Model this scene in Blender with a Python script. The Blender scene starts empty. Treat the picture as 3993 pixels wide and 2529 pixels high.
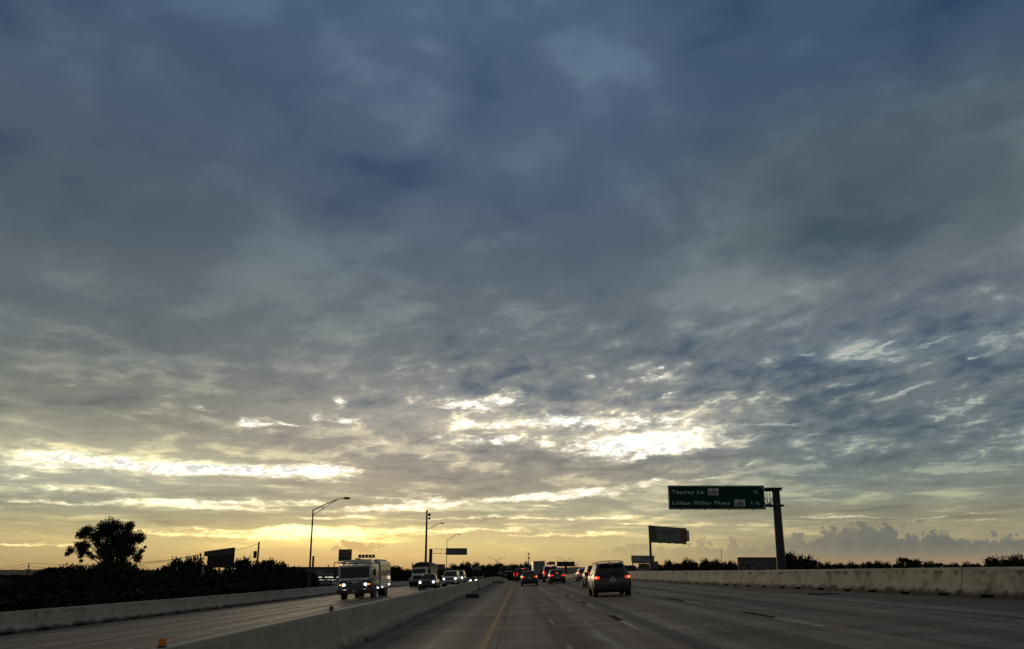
import bpy, bmesh, math, random
from mathutils import Vector, Matrix, Euler, noise as mnoise

scene = bpy.context.scene
COL = scene.collection
F_PX, CX, CY = 3028.0, 1996.5, 1512.0
PITCH = math.radians(13.2)
CAM_H = 1.5

# ------------------------------------------------------------------ camera
cam_d = bpy.data.cameras.new("camera")
cam = bpy.data.objects.new("camera", cam_d)
COL.objects.link(cam)
cam.location = (0, 0, CAM_H)
cam.rotation_euler = (math.radians(90) + PITCH, 0, 0)
cam_d.sensor_width = 36
cam_d.lens = F_PX / 3993 * 36
cam_d.shift_y = (CY - 1264.5) / 3993
cam_d.clip_start = 0.1
cam_d.clip_end = 20000
scene.camera = cam

def ray(u, v):
    a, b = (u - CX) / F_PX, (CY - v) / F_PX
    return Vector((a, math.cos(PITCH) - b * math.sin(PITCH), math.sin(PITCH) + b * math.cos(PITCH)))

def azel(u, v):
    d = ray(u, v).normalized()
    return math.degrees(math.atan2(d.x, d.y)), math.degrees(math.asin(d.z))

def at(u, v, Y):
    d = ray(u, v)
    return Vector((0, 0, CAM_H)) + d * (Y / d.y)

def s2l(c):
    return tuple(((x / 255) / 12.92 if x <= 10 else (((x / 255) + 0.055) / 1.055) ** 2.4) for x in c)

# ------------------------------------------------------------------ world sky
SUN_AZ, SUN_EL = azel(1290, 2075)
world = bpy.data.worlds.new("World")
scene.world = world
world.use_nodes = True
wt = world.node_tree
wt.nodes.clear()

class G:
    """small helper for node graphs"""
    def __init__(s, t): s.t = t
    def n(s, kind, ins=None, **kw):
        nd = s.t.nodes.new(kind)
        for k, v in kw.items(): setattr(nd, k, v)
        for k, v in (ins or {}).items(): s.put(nd.inputs[k], v)
        return nd
    def put(s, sock, v):
        if hasattr(v, "links") or isinstance(v, bpy.types.NodeSocket): s.t.links.new(v, sock)
        else: sock.default_value = v
    def m(s, op, a, b=0.0, c=0.0, clamp=False):
        nd = s.n("ShaderNodeMath", operation=op, use_clamp=clamp)
        for i, v in enumerate((a, b, c)): s.put(nd.inputs[i], v)
        return nd.outputs[0]
    def v(s, op, a, b=(0, 0, 0)):
        nd = s.n("ShaderNodeVectorMath", operation=op)
        s.put(nd.inputs[0], a); s.put(nd.inputs[1], b)
        return nd.outputs[1] if op in ("DOT_PRODUCT", "LENGTH") else nd.outputs[0]
    def comb(s, x, y, z=0.0):
        nd = s.n("ShaderNodeCombineXYZ")
        for i, v in enumerate((x, y, z)): s.put(nd.inputs[i], v)
        return nd.outputs[0]
    def noise(s, vec, scale=1.0, detail=6.0, rough=0.55, dist=0.0, col=False):
        nd = s.n("ShaderNodeTexNoise", {"Vector": vec, "Scale": scale, "Detail": detail, "Roughness": rough, "Distortion": dist})
        return nd.outputs["Color" if col else "Fac"]
    def ss(s, x, lo, hi, a=0.0, b=1.0, kind='SMOOTHSTEP'):
        nd = s.n("ShaderNodeMapRange", {0: x, 1: lo, 2: hi, 3: a, 4: b}, interpolation_type=kind)
        return nd.outputs[0]
    def mix(s, f, a, b, blend='MIX'):
        nd = s.n("ShaderNodeMix", data_type='RGBA', blend_type=blend, clamp_factor=True)
        s.put(nd.inputs[0], f); s.put(nd.inputs[6], a); s.put(nd.inputs[7], b)
        return nd.outputs[2]
    def ramp(s, x, stops, interp='LINEAR'):
        nd = s.n("ShaderNodeValToRGB", {0: x})
        cr = nd.color_ramp
        cr.interpolation = interp
        while len(cr.elements) > 1: cr.elements.remove(cr.elements[0])
        for i, (p, c) in enumerate(stops):
            c = c if isinstance(c, tuple) else (c, c, c)
            e = cr.elements[0] if i == 0 else cr.elements.new(p)
            e.position = p
            e.color = tuple(c[:3]) + (1,)
        return nd.outputs[0]
    def map(s, vec, loc=(0, 0, 0), rot=(0, 0, 0), scale=(1, 1, 1), kind='TEXTURE'):
        nd = s.n("ShaderNodeMapping", {"Vector": vec, "Location": loc, "Rotation": rot, "Scale": scale}, vector_type=kind)
        return nd.outputs[0]

g = G(wt)
D = g.n("ShaderNodeTexCoord").outputs["Generated"]
sx = g.n("ShaderNodeSeparateXYZ", {0: D})
X, Yv, Z = sx.outputs
az = g.m('MULTIPLY', g.m('ARCTAN2', X, Yv), 57.2958)
el = g.m('MULTIPLY', g.m('ARCSINE', g.m('MINIMUM', g.m('MAXIMUM', Z, -1.0), 1.0)), 57.2958)
P = g.comb(az, el)
# cloud deck seen on a plane high above the ground
zz = g.m('ADD', g.m('MAXIMUM', Z, 0.0), 0.045)
Q = g.comb(g.m('DIVIDE', X, zz), g.m('DIVIDE', Yv, zz))
def stops_el(lst):
    return [(max(0.0, min(1.0, azel(2000, v)[1] / 45)), s2l(c)) for v, c in lst][::-1]
elf = g.m('DIVIDE', el, 45.0, clamp=True)
mid = g.ramp(elf, stops_el([(0,(76,97,124)),(250,(80,99,124)),(650,(77,96,118)),(900,(83,98,116)),(1150,(96,108,118)),(1350,(108,118,124)),
    (1500,(130,134,136)),(1640,(158,155,148)),(1760,(146,145,138)),(1880,(158,154,140)),(1980,(170,167,144)),(2060,(192,181,142)),(2120,(206,189,136)),(2222,(180,154,110))]))
lef = g.ramp(elf, stops_el([(0,(64,86,118)),(350,(72,90,113)),(700,(78,94,112)),(1000,(82,95,107)),(1200,(94,105,112)),(1450,(106,114,117)),
    (1600,(124,128,122)),(1700,(142,142,130)),(1800,(176,174,150)),(1900,(172,174,156)),(1990,(156,158,138)),(2060,(180,172,132)),(2130,(192,175,126)),(2222,(170,146,102))]))
rig = g.ramp(elf, stops_el([(0,(68,90,112)),(400,(66,86,112)),(700,(78,94,106)),(1000,(92,106,112)),(1250,(108,116,124)),(1450,(106,118,128)),
    (1600,(112,122,126)),(1750,(106,118,124)),(1850,(114,126,126)),(1940,(130,138,128)),(2010,(144,144,124)),(2080,(156,150,124)),(2160,(144,133,110)),(2222,(160,134,104))]))
base = g.mix(g.ss(az, -28.0, -8.0), lef, mid)
base = g.mix(g.ss(az, 6.0, 24.0), base, rig)
# away from the sunrise the unseen sky is set warm grey for its light
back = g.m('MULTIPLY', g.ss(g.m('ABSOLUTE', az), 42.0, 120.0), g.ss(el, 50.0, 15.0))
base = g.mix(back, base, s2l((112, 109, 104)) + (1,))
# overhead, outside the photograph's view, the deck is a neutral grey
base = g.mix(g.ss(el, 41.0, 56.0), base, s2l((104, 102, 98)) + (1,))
# warped direction for ragged edges
w1 = g.v('SUBTRACT', g.noise(g.map(P, scale=(3.2, 1.0, 1)), 0.55, 5.0, 0.62, col=True), (0.5, 0.5, 0.5))
PW = g.v('ADD', P, g.v('MULTIPLY', w1, (6.0, 1.5, 0)))
w2 = g.v('SUBTRACT', g.noise(P, 1.1, 6.0, 0.66, col=True), (0.5, 0.5, 0.5))
PC = g.v('ADD', P, g.v('MULTIPLY', w2, (1.3, 0.9, 0)))
def blobs(lst, vec):
    acc = 0.0
    for b in lst:
        u, v, rx, ry, amp = b[:5]
        tilt = b[5] if len(b) > 5 else 0.0
        a0, e0 = azel(u, v)
        a1 = azel(u + rx, v)[0]; e1 = azel(u, v - ry)[1]
        mp = g.map(vec, (a0, e0, 0), (0, 0, math.radians(tilt)), (max(.05, (a1 - a0) * 1.7), max(.05, (e1 - e0) * 1.7), 1))
        gr = g.n("ShaderNodeTexGradient", {0: mp}, gradient_type='QUADRATIC_SPHERE').outputs["Fac"]
        acc = g.m('MULTIPLY_ADD', gr, amp, acc)
    return acc
# --- broad tones of the deck
broad = blobs([
    (1400,720,330,170,-.55),(1560,690,200,90,-.3),(2820,260,420,230,-.6),(3900,420,260,140,-.6),(60,150,260,200,-.5),(2000,1050,260,90,-.25),
    (300,1180,420,50,-.4,-3),(3080,960,260,60,-.45),(3700,1120,380,40,-.6,3),(900,40,230,200,.35),(1700,195,130,45,.45),(2330,260,130,60,.7,10),(2150,170,80,50,.4),
    (1150,550,160,80,.25),(3900,60,260,110,.5),(1050,1080,420,110,.25),(2400,1120,420,110,.35),(3000,830,300,50,.3),(700,860,500,80,.12),(2990,1280,300,60,.3),
    (700,1560,600,42,-.42,3),(150,1480,300,40,-.5,-2),(60,1610,250,28,-.3),(1250,1340,260,50,-.25),(700,1390,700,22,.35,-7),(160,1370,240,22,.3),(900,1480,300,18,.3,-10),
    (60,1560,170,30,.5,-15),(2020,1436,70,26,-.9,5),(1500,1440,150,24,-.5),(2340,1480,90,35,-.45),(2430,1250,230,50,-.35),(2560,1520,330,45,-.5,6),(2450,1600,170,26,-.6),
    (3080,1420,170,26,-1.0,8),(3480,1480,300,30,-.7,6),(3230,1545,230,30,-1.15,4),(3850,1400,170,30,-1.2,-12),(3960,1440,160,30,-.7),(3480,1290,420,40,.4,8),(3900,1330,160,24,.8,-14),
    (2900,1250,300,40,.3,14),(3400,1520,260,14,.7,8),(2200,1790,620,42,-.42,2),(2900,1775,520,40,-.75,-3),(3750,1755,360,34,-.6,6),(3300,1800,300,26,-.4),(3450,1640,420,26,-.35,8),(3200,1900,420,26,-.3),
    (1800,1780,460,28,-.2),(850,1720,600,26,.25),(1650,1650,420,30,-.12),(600,1880,520,18,-.55,-4),(1250,1890,300,22,-.45),(1650,1860,420,24,-.25),(260,1995,420,30,-.3),(1150,2010,420,14,-.3),(1800,2040,300,12,-.3),(900,2120,400,20,.1)
], PW)
n1 = g.noise(g.map(Q, rot=(0, 0, 0.35), scale=(1.5, 1.0, 1)), 0.55, 7.0, 0.56, 0.35)
n2 = g.noise(g.map(Q, loc=(7, 3, 0), scale=(1.0, 1.0, 1)), 1.7, 8.0, 0.6, 0.5)
n3 = g.noise(g.map(P, scale=(5.5, 1.0, 1)), 0.9, 6.0, 0.6, 0.2)
low = g.ss(el, 24.0, 10.0)
tex = g.m('ADD', g.m('MULTIPLY', g.m('SUBTRACT', n1, 0.5), 3.6), g.m('MULTIPLY', g.m('SUBTRACT', n2, 0.5), g.m('MULTIPLY_ADD', low, 3.2, 1.3)))
tex = g.m('MULTIPLY', tex, g.ss(el, 1.2, 4.0))
tex = g.m('ADD', tex, g.m('MULTIPLY', g.m('SUBTRACT', n3, 0.5), g.m('MULTIPLY', g.ss(el, 14.0, 4.0, 0.0, 3.0), g.ss(el, 0.3, 3.0, 0.25, 1.0))))
# puffs of the broken middle deck
n4 = g.noise(g.map(P, rot=(0, 0, 0.16), scale=(2.3, 1.0, 1)), 0.62, 7.0, 0.6, 0.25)
band = g.m('MULTIPLY', g.ss(el, 5.5, 9.0), g.ss(el, 25.0, 14.0))
puffy = g.m('MULTIPLY', band, g.ss(az, -22.0, 4.0, 0.35, 1.0))
puff = g.m('MULTIPLY', g.m('SUBTRACT', n4, 0.5), puffy)
n5 = g.noise(g.map(P, scale=(1.7, 1.0, 1)), 0.16, 4.0, 0.5, 0.3)
n6 = g.noise(g.map(P, loc=(4, 9, 0), rot=(0, 0, 0.12), scale=(2.6, 1.0, 1)), 1.5, 6.0, 0.62, 0.5)
rippled = g.m('MULTIPLY', g.m('SUBTRACT', n6, 0.5), g.m('MULTIPLY', g.m('MULTIPLY', g.ss(el, 4.0, 7.5), g.ss(el, 19.0, 12.0)), g.ss(az, -30.0, 0.0, 0.45, 1.0)))
tex = g.m('ADD', tex, g.m('MULTIPLY_ADD', puff, 5.6, g.m('MULTIPLY', rippled, 3.4)))
tex = g.m('ADD', tex, g.m('MULTIPLY', g.m('SUBTRACT', n5, 0.5), g.ss(el, 13.0, 22.0, 0.0, 4.6)))
tone = g.m('ADD', g.m('MULTIPLY_ADD', tex, 1.1, 0.10), g.m('MULTIPLY', broad, 1.15))
# dark parts turn blue, light parts turn warm grey
dk = g.ss(tone, 0.15, -1.7); lt = g.ss(tone, 0.0, 1.2)
bluer = g.mix(g.ss(el, 3.0, 14.0), (0.72, 0.71, 0.72, 1), (0.46, 0.58, 0.74, 1))
warmer = g.mix(g.ss(el, 6.0, 20.0), (1.9, 1.78, 1.50, 1), (1.50, 1.45, 1.32, 1))
deck = g.mix(dk, base, g.mix(1.0, base, bluer, 'MULTIPLY'))
deck = g.mix(lt, deck, g.mix(1.0, base, warmer, 'MULTIPLY'))
# --- openings where the light comes through
opens = blobs([
    (20,1800,260,24,.8),(330,1788,500,36,1.15,-3),(900,1825,450,32,1.3,-2),(1270,1832,170,34,1.4),(1080,1834,220,26,1.0),(60,1850,120,16,.7),(260,1900,330,20,.75,0),(120,1948,260,10,.8,1),
    (650,1962,420,16,1.1,-1),(900,1955,300,22,.7),(1180,1950,110,12,.8),(1350,1985,110,10,.5),(1560,1975,280,14,1.25,3),(1290,2014,140,9,1.0,1),(1800,2022,180,6,.8),(1990,2017,150,8,.8),
    (1650,1938,260,22,.6),(1990,1942,420,20,1.15,4),(2350,1910,330,20,.9,5),(2650,1865,260,8,.5,5),(2140,1970,90,8,.6),(2350,2015,300,10,.8,2),
    (990,1657,60,22,1.6),(955,1632,40,10,.8),(1100,1652,160,10,.7),(1340,1572,36,26,1.3),(1350,1645,70,20,1.1),(1245,1630,30,30,.8),(1480,1720,60,10,.7),(780,1600,60,10,.4),
    (1830,1572,130,24,1.3,4),(1990,1560,160,40,.7,14),(1930,1650,260,24,.6),(2150,1650,280,24,.6),(1700,1700,60,30,.55),(1830,1720,60,24,.7),(1945,1715,70,34,1.3),(2120,1722,36,20,1.1),(2150,1625,110,18,.7,-20),
    (2400,1735,260,44,.75),(2520,1705,360,66,.75,3),(2700,1690,140,54,1.0),(2620,1760,330,22,.7,8),(2260,1660,240,30,.55),(2420,1640,300,30,.6),(2250,1280,0.1,0.1,0),
    (3010,1652,150,9,1.1,-2),(2950,1710,60,8,.5,10),(3180,1695,80,8,.6,14),(3490,1540,150,9,1.2,14),(3560,1515,120,14,.6,22),(3440,1352,110,12,1.0,16),(3160,1380,50,10,.9),(3390,1390,40,8,.8),(3300,1360,60,12,.7,20),(3650,1335,110,10,.6,16),
    (2540,1440,70,24,.6,20),(2280,1470,24,16,.5),(2620,1540,70,16,.5,20),(2080,1400,140,20,.25),(3840,1640,110,10,.9,8),(3700,1665,160,8,.5,8),(3960,1690,80,18,.8,16),(3300,1745,180,8,.35,6),(3820,1390,40,10,.7),
    (1290,2082,230,26,1.5),(980,2078,420,18,.9,-2),(1150,2062,260,12,.8),(620,2080,300,12,.6),(120,2122,240,6,.8),(420,2120,200,8,.5),(1700,2070,330,12,.8,2),(1900,2060,260,10,.5),(2120,2085,260,8,.6),(2300,2080,300,10,.5,-2),
    (2700,2050,420,7,.45),(3300,2012,300,5,.8,2),(3700,2002,330,5,.7,3),(3850,2025,200,4,.5),(3100,2035,200,4,.5),(1500,2110,240,7,.4),(2480,2035,240,7,.5),(1100,2105,240,7,.4)
], PW)
fine = g.m('ADD', g.m('MULTIPLY', g.m('SUBTRACT', n2, 0.5), 2.6), g.m('MULTIPLY', g.m('SUBTRACT', g.noise(g.map(P, scale=(2.6, 1.0, 1)), 2.6, 7.0, 0.68, 0.4), 0.5), 3.4))
opens = g.m('ADD', opens, g.m('MULTIPLY', g.m('MAXIMUM', g.m('SUBTRACT', g.m('MULTIPLY_ADD', rippled, 0.6, puff), 0.05), 0.0), 3.0))
o = g.ss(g.m('ADD', opens, g.m('MULTIPLY', fine, g.ss(opens, 0.0, 0.5))), 0.28, 1.25)
halo = g.ss(g.m('ADD', opens, g.m('MULTIPLY', fine, g.ss(opens, 0.0, 0.35, 0.0, 0.45))), 0.0, 0.75)
hot = g.mix(g.ss(el, 1.5, 6.5), (1.45, 1.18, 0.62, 1), (1.35, 1.28, 1.08, 1))
rip = g.ss(g.noise(g.map(P, rot=(0, 0, 0.1), scale=(2.4, 1.0, 1)), 2.6, 6.0, 0.65, 0.6), 0.47, 0.60)
hot = g.mix(g.m('MULTIPLY', rip, g.ss(el, 5.0, 7.0)), hot, (0.62, 0.64, 0.64, 1))
hot = g.mix(g.ss(az, 11.0, 19.0), hot, g.mix(g.ss(el, 3.0, 7.0), (0.66, 0.62, 0.46, 1), (0.40, 0.42, 0.39, 1)))
deck = g.mix(g.m('MULTIPLY', halo, 0.85), deck, g.mix(1.0, deck, (2.1, 1.98, 1.72, 1), 'MULTIPLY'))
deck = g.mix(o, deck, hot)
soft = blobs([(2320,1670,760,150,.75),(1850,1640,420,110,.35),(350,1790,800,80,.25),(1330,1620,330,90,.3),(3300,1370,420,80,.2),(1250,1830,330,90,.4),(2700,1690,240,120,.5)], PW)
deck = g.mix(g.m('MULTIPLY', soft, g.ss(n4, 0.30, 0.62, 0.45, 1.0)), deck, g.mix(1.0, deck, (1.75, 1.68, 1.52, 1), 'MULTIPLY'))
# warm glow low round the hidden sun
glow = blobs([(1290,2090,520,62,1.0),(1250,2130,1100,90,.45),(1950,2150,520,60,.22),(700,2150,600,60,.2)], P)
deck = g.mix(glow, deck, g.mix(1.0, deck, (1.42, 1.38, 1.12, 1), 'MULTIPLY'))
# --- cumulus standing on the horizon
prof = [(2250,2200),(2340,2135),(2400,2112),(2440,2098),(2472,2086),(2492,2115),(2560,2112),(2640,2104),(2700,2112),(2742,2088),(2785,2120),(2835,2098),(2868,2068),(2885,2100),
        (2960,2105),(3030,2100),(3075,2066),(3125,2058),(3150,2090),(3190,2075),(3215,2042),(3265,2052),(3300,2028),(3370,2016),(3480,2030),(3515,2064),(3600,2066),(3640,2047),(3685,2072),(3830,2088),(3900,2056),(3990,2066)]
a_lo, a_hi = azel(2250, 2100)[0], azel(3990, 2100)[0]
ridge = g.ramp(g.ss(g.n("ShaderNodeSeparateXYZ", {0: PC}).outputs[0], a_lo, a_hi, kind='LINEAR'),
               [((azel(u, v)[0] - a_lo) / (a_hi - a_lo), azel(u, v)[1] / 5.0) for u, v in prof])
elc = g.n("ShaderNodeSeparateXYZ", {0: PC}).outputs[1]
vor = g.n("ShaderNodeTexVoronoi", {"Vector": g.v('ADD', P, g.v('MULTIPLY', w2, (0.5, 0.35, 0))), "Scale": 1.25, "Detail": 2.0, "Roughness": 0.6}).outputs["Distance"]
dep = g.m('SUBTRACT', g.m('SUBTRACT', g.m('MULTIPLY', ridge, 5.0), elc), g.m('MULTIPLY', g.m('SUBTRACT', vor, 0.56), 0.75))
cum = g.m('MULTIPLY', g.ss(dep, -0.01, 0.05), g.ss(az, azel(2250, 2100)[0], azel(2390, 2100)[0]))
cumcol = g.mix(g.ss(az, 8.0, 26.0), s2l((170, 158, 122)) + (1,), s2l((108, 111, 108)) + (1,))
cumcol = g.mix(g.m('MULTIPLY', g.ss(g.noise(PC, 1.3, 5.0, 0.6), 0.42, 0.62), 0.5), cumcol, g.mix(1.0, cumcol, (1.25, 1.22, 1.12, 1), 'MULTIPLY'))
cumcol = g.mix(g.ss(dep, 0.5, 0.0), cumcol, g.mix(1.0, cumcol, (1.15, 1.13, 1.05, 1), 'MULTIPLY'))
foot = g.ss(el, 0.55, 1.7)          # the foot of the clouds melts into the horizon light
deck = g.mix(g.m('MULTIPLY', g.m('MULTIPLY', cum, foot), 0.9), deck, cumcol)
PR = g.v('ADD', PC, g.v('MULTIPLY', g.v('SUBTRACT', g.noise(P, 3.6, 5.0, 0.7, col=True), (0.5, 0.5, 0.5)), (0.9, 0.6, 0)))
lit = blobs([(1370,2128,42,20,1.0),(1345,2112,16,12,.8),(1425,2128,46,12,1.0,-4),(1450,2117,10,7,.6),(1385,2114,14,7,.6),(1410,2142,40,8,.7),(1305,2142,20,14,1.1),(1490,2132,20,5,.8,12),(1535,2140,22,7,.35),(3600,2026,34,6,1.1,8),(3520,2040,20,8,.6),(3190,2046,16,3,.7),(1470,2120,8,6,.7)], PR)
deck = g.mix(g.m('MULTIPLY', g.ss(lit, 0.16, 0.34), 0.85), deck, g.mix(g.ss(az, 0, 12.0), s2l((196, 172, 122)) + (1,), s2l((128, 126, 112)) + (1,)))
# below the horizon: dull ground light
deck = g.mix(g.ss(el, 0.0, -2.0), deck, (0.03, 0.028, 0.024, 1))
sky = g.n("ShaderNodeTexSky", sky_type='NISHITA', sun_disc=False, sun_elevation=math.radians(max(1.5, SUN_EL)), sun_rotation=math.radians(SUN_AZ))
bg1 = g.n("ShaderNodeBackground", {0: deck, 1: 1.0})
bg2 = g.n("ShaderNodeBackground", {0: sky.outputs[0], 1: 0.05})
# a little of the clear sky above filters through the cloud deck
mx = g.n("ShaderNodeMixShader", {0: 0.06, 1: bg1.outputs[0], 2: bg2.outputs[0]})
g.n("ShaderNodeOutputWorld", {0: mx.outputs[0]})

sun_d = bpy.data.lights.new("sun", 'SUN')
sun_d.energy = 0.5
sun_d.angle = math.radians(12)
sun_d.color = (1.0, 0.78, 0.5)
sun = bpy.data.objects.new("sun", sun_d)
COL.objects.link(sun)
sd = ray(1290, 1990).normalized()
sun.rotation_euler = sd.to_track_quat('Z', 'Y').to_euler()
scene.view_settings.view_transform = 'Standard'
scene.view_settings.look = 'None'
scene.view_settings.exposure = 0.0
scene.view_settings.gamma = 1.0
# ------------------------------------------------------------------ helpers
def tag(o, label=None, cat=None, group=None, kind=None):
    if label: o["label"] = label
    if cat: o["category"] = cat
    if group: o["group"] = group
    if kind: o["kind"] = kind
    return o

def thing(name, label, cat, loc=(0, 0, 0), rot=(0, 0, 0), group=None):
    o = bpy.data.objects.new(name, None)
    COL.objects.link(o)
    o.location = loc; o.rotation_euler = rot
    o.empty_display_size = 0.3
    return tag(o, label, cat, group)

class MB:
    """collects shapes, then links them as one mesh object"""
    def __init__(s): s.v = []; s.f = []
    def add(s, vs, fs):
        b = len(s.v); s.v += [tuple(p) for p in vs]; s.f += [tuple(b + i for i in f) for f in fs]
        return s
    def box(s, c, d, top=(1, 1), rot=None):
        vs = []
        for k in (-1, 1):
            t = top if k > 0 else (1, 1)
            for i, j in ((-1, -1), (1, -1), (1, 1), (-1, 1)):
                p = Vector((i * d[0] / 2 * t[0], j * d[1] / 2 * t[1], k * d[2] / 2))
                if rot: p = rot @ p
                vs.append(p + Vector(c))
        return s.add(vs, [(3, 2, 1, 0), (4, 5, 6, 7), (0, 1, 5, 4), (1, 2, 6, 5), (2, 3, 7, 6), (3, 0, 4, 7)])
    def rbox(s, c, d, r=0.03):
        """box with chamfered edges along Z and top"""
        x, y, z = d[0] / 2, d[1] / 2, d[2] / 2
        def ring(ix, iy, zz): return [(c[0] + a, c[1] + b, c[2] + zz) for a, b in ((-ix + r, -iy), (ix - r, -iy), (ix, -iy + r), (ix, iy - r), (ix - r, iy), (-ix + r, iy), (-ix, iy - r), (-ix, -iy + r))]
        rs = [ring(x - r, y - r, -z), ring(x, y, -z + r), ring(x, y, z - r), ring(x - r, y - r, z)]
        return s.loft(rs)
    def loft(s, rings, cap=True, close=True):
        n = len(rings[0]); vs = [p for r in rings for p in r]; fs = []
        for i in range(len(rings) - 1):
            for j in range(n if close else n - 1):
                k = (j + 1) % n
                fs.append((i * n + j, i * n + k, (i + 1) * n + k, (i + 1) * n + j))
        if cap and close:
            fs.append(tuple(range(n))[::-1]); fs.append(tuple((len(rings) - 1) * n + j for j in range(n)))
        return s.add(vs, fs)
    def tube(s, pts, rad, n=8, cap=True):
        pts = [Vector(p) for p in pts]
        rad = rad if isinstance(rad, (list, tuple)) else [rad] * len(pts)
        rings = []
        for i, p in enumerate(pts):
            t = (pts[min(i + 1, len(pts) - 1)] - pts[max(i - 1, 0)]).normalized()
            a = Vector((0, 0, 1)) if abs(t.z) < 0.9 else Vector((1, 0, 0))
            u = t.cross(a).normalized(); w = t.cross(u).normalized()
            rings.append([p + (u * math.cos(k * 2 * math.pi / n) + w * math.sin(k * 2 * math.pi / n)) * rad[i] for k in range(n)])
        return s.loft(rings, cap)
    def lathe(s, prof, n=20, axis='X', c=(0, 0, 0)):
        rings = []
        for a, r in prof:
            ring = []
            for k in range(n):
                t = k * 2 * math.pi / n
                q = {'X': (a, r * math.cos(t), r * math.sin(t)), 'Y': (r * math.cos(t), a, r * math.sin(t)), 'Z': (r * math.cos(t), r * math.sin(t), a)}[axis]
                ring.append((c[0] + q[0], c[1] + q[1], c[2] + q[2]))
            rings.append(ring)
        return s.loft(rings)
    def quad(s, a, b, c, d): return s.add([a, b, c, d], [(0, 1, 2, 3)])
    def plate(s, a, b, c, d, t=0.012):
        """thin solid plate: four corners, thickness towards the face normal"""
        a, b, c, d = map(Vector, (a, b, c, d))
        n = (b - a).cross(d - a).normalized() * t
        return s.add([a, b, c, d, a + n, b + n, c + n, d + n], [(3, 2, 1, 0), (4, 5, 6, 7), (0, 1, 5, 4), (1, 2, 6, 5), (2, 3, 7, 6), (3, 0, 4, 7)])
    def build(s, name, m, parent=None, smooth=None, fix=True):
        me = bpy.data.meshes.new(name)
        me.from_pydata(s.v, [], s.f)
        if fix:
            bm = bmesh.new(); bm.from_mesh(me)
            bmesh.ops.recalc_face_normals(bm, faces=bm.faces)
            bm.to_mesh(me); bm.free()
        me.materials.append(m)
        if smooth is not None:
            me.polygons.foreach_set("use_smooth", [True] * len(me.polygons))
            me.set_sharp_from_angle(angle=math.radians(smooth))
        o = bpy.data.objects.new(name, me)
        COL.objects.link(o)
        if parent: o.parent = parent
        return o

def copy_tree(o, parent=None):
    c = o.copy(); COL.objects.link(c); c.parent = parent
    for ch in list(o.children): copy_tree(ch, c)
    return c

def relabel(o, label, name=None):
    o["label"] = label
    if name: o.name = name
    return o

def lettering(txt, size, m, parent, loc, rot=(math.pi / 2, 0, 0), name="lettering", align='LEFT', space=1.0, bold=0.0, ext=0.004):
    cu = bpy.data.curves.new("t", 'FONT')
    cu.body = txt; cu.size = size; cu.align_x = align; cu.extrude = ext; cu.space_character = space; cu.offset = bold
    cu.resolution_u = 3
    ob = bpy.data.objects.new("t", cu)
    COL.objects.link(ob)
    me = bpy.data.meshes.new_from_object(ob.evaluated_get(bpy.context.evaluated_depsgraph_get()))
    bpy.data.objects.remove(ob)
    me.materials.clear(); me.materials.append(m)
    o = bpy.data.objects.new(name, me)
    COL.objects.link(o)
    o.parent = parent; o.location = loc; o.rotation_euler = rot
    return o

# ------------------------------------------------------------------ materials
def new_mat(name):
    m = bpy.data.materials.new(name); m.use_nodes = True
    t = m.node_tree; t.nodes.clear()
    gg = G(t)
    b = gg.n("ShaderNodeBsdfPrincipled")
    gg.n("ShaderNodeOutputMaterial", {0: b.outputs[0]})
    return m, gg, b

def mat(name, col, rough=0.5, metal=0.0, var=0.18, scale=3.0, emit=None, es=0.0, coat=0.0, spec=0.5):
    m, gg, b = new_mat(name)
    co = gg.n("ShaderNodeTexCoord").outputs["Object"]
    nz = gg.noise(co, scale, 5.0, 0.6)
    f = gg.ss(nz, 0.3, 0.7, 1 - var, 1 + var * 0.6, kind='LINEAR')
    c = gg.v('MULTIPLY', tuple(col), gg.comb(f, f, f))
    gg.put(b.inputs["Base Color"], c)
    gg.put(b.inputs["Roughness"], gg.ss(nz, 0.3, 0.7, rough * 1.15, rough * 0.85, kind='LINEAR'))
    b.inputs["Metallic"].default_value = metal
    b.inputs["Coat Weight"].default_value = coat
    b.inputs["Specular IOR Level"].default_value = spec
    if emit:
        b.inputs["Emission Color"].default_value = tuple(emit) + (1,)
        b.inputs["Emission Strength"].default_value = es
    return m

M = {}
M['asphalt_black'] = mat("tar", (0.02, 0.02, 0.02), 0.7, var=0.3)
M['steel_dark'] = mat("dark_steel", (0.032, 0.034, 0.034), 0.6, 0.1)
M['steel'] = mat("galvanised_steel", (0.22, 0.23, 0.23), 0.5, 0.5)
M['wood'] = mat("pole_wood", (0.06, 0.045, 0.03), 0.9, scale=8)
M['rubber'] = mat("tyre_rubber", (0.018, 0.018, 0.018), 0.8)
M['rim'] = mat("wheel_rim", (0.35, 0.35, 0.35), 0.3, 0.9)
M['black'] = mat("black_plastic", (0.012, 0.012, 0.013), 0.5)
M['under'] = mat("underbody", (0.01, 0.01, 0.01), 0.9)
M['glass'] = mat("dark_glass", (0.012, 0.014, 0.016), 0.06, 0.0, var=0.05, spec=0.4)
M['chrome'] = mat("chrome", (0.5, 0.5, 0.5), 0.18, 1.0, var=0.05)
M['white_paint'] = mat("white_paint", (0.60, 0.60, 0.56), 0.35, coat=0.5, var=0.08)
M['silver_paint'] = mat("silver_paint", (0.38, 0.39, 0.40), 0.3, 0.4, coat=0.5, var=0.06)
M['grey_paint'] = mat("grey_paint", (0.026, 0.028, 0.036), 0.38, 0.0, coat=0.6, var=0.06)
M['navy_paint'] = mat("navy_paint", (0.018, 0.022, 0.04), 0.28, 0.2, coat=0.6, var=0.06)
M['black_paint'] = mat("black_paint", (0.012, 0.012, 0.014), 0.25, 0.1, coat=0.7, var=0.06)
M['red_paint'] = mat("red_paint", (0.16, 0.02, 0.015), 0.3, coat=0.5, var=0.06)
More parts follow.
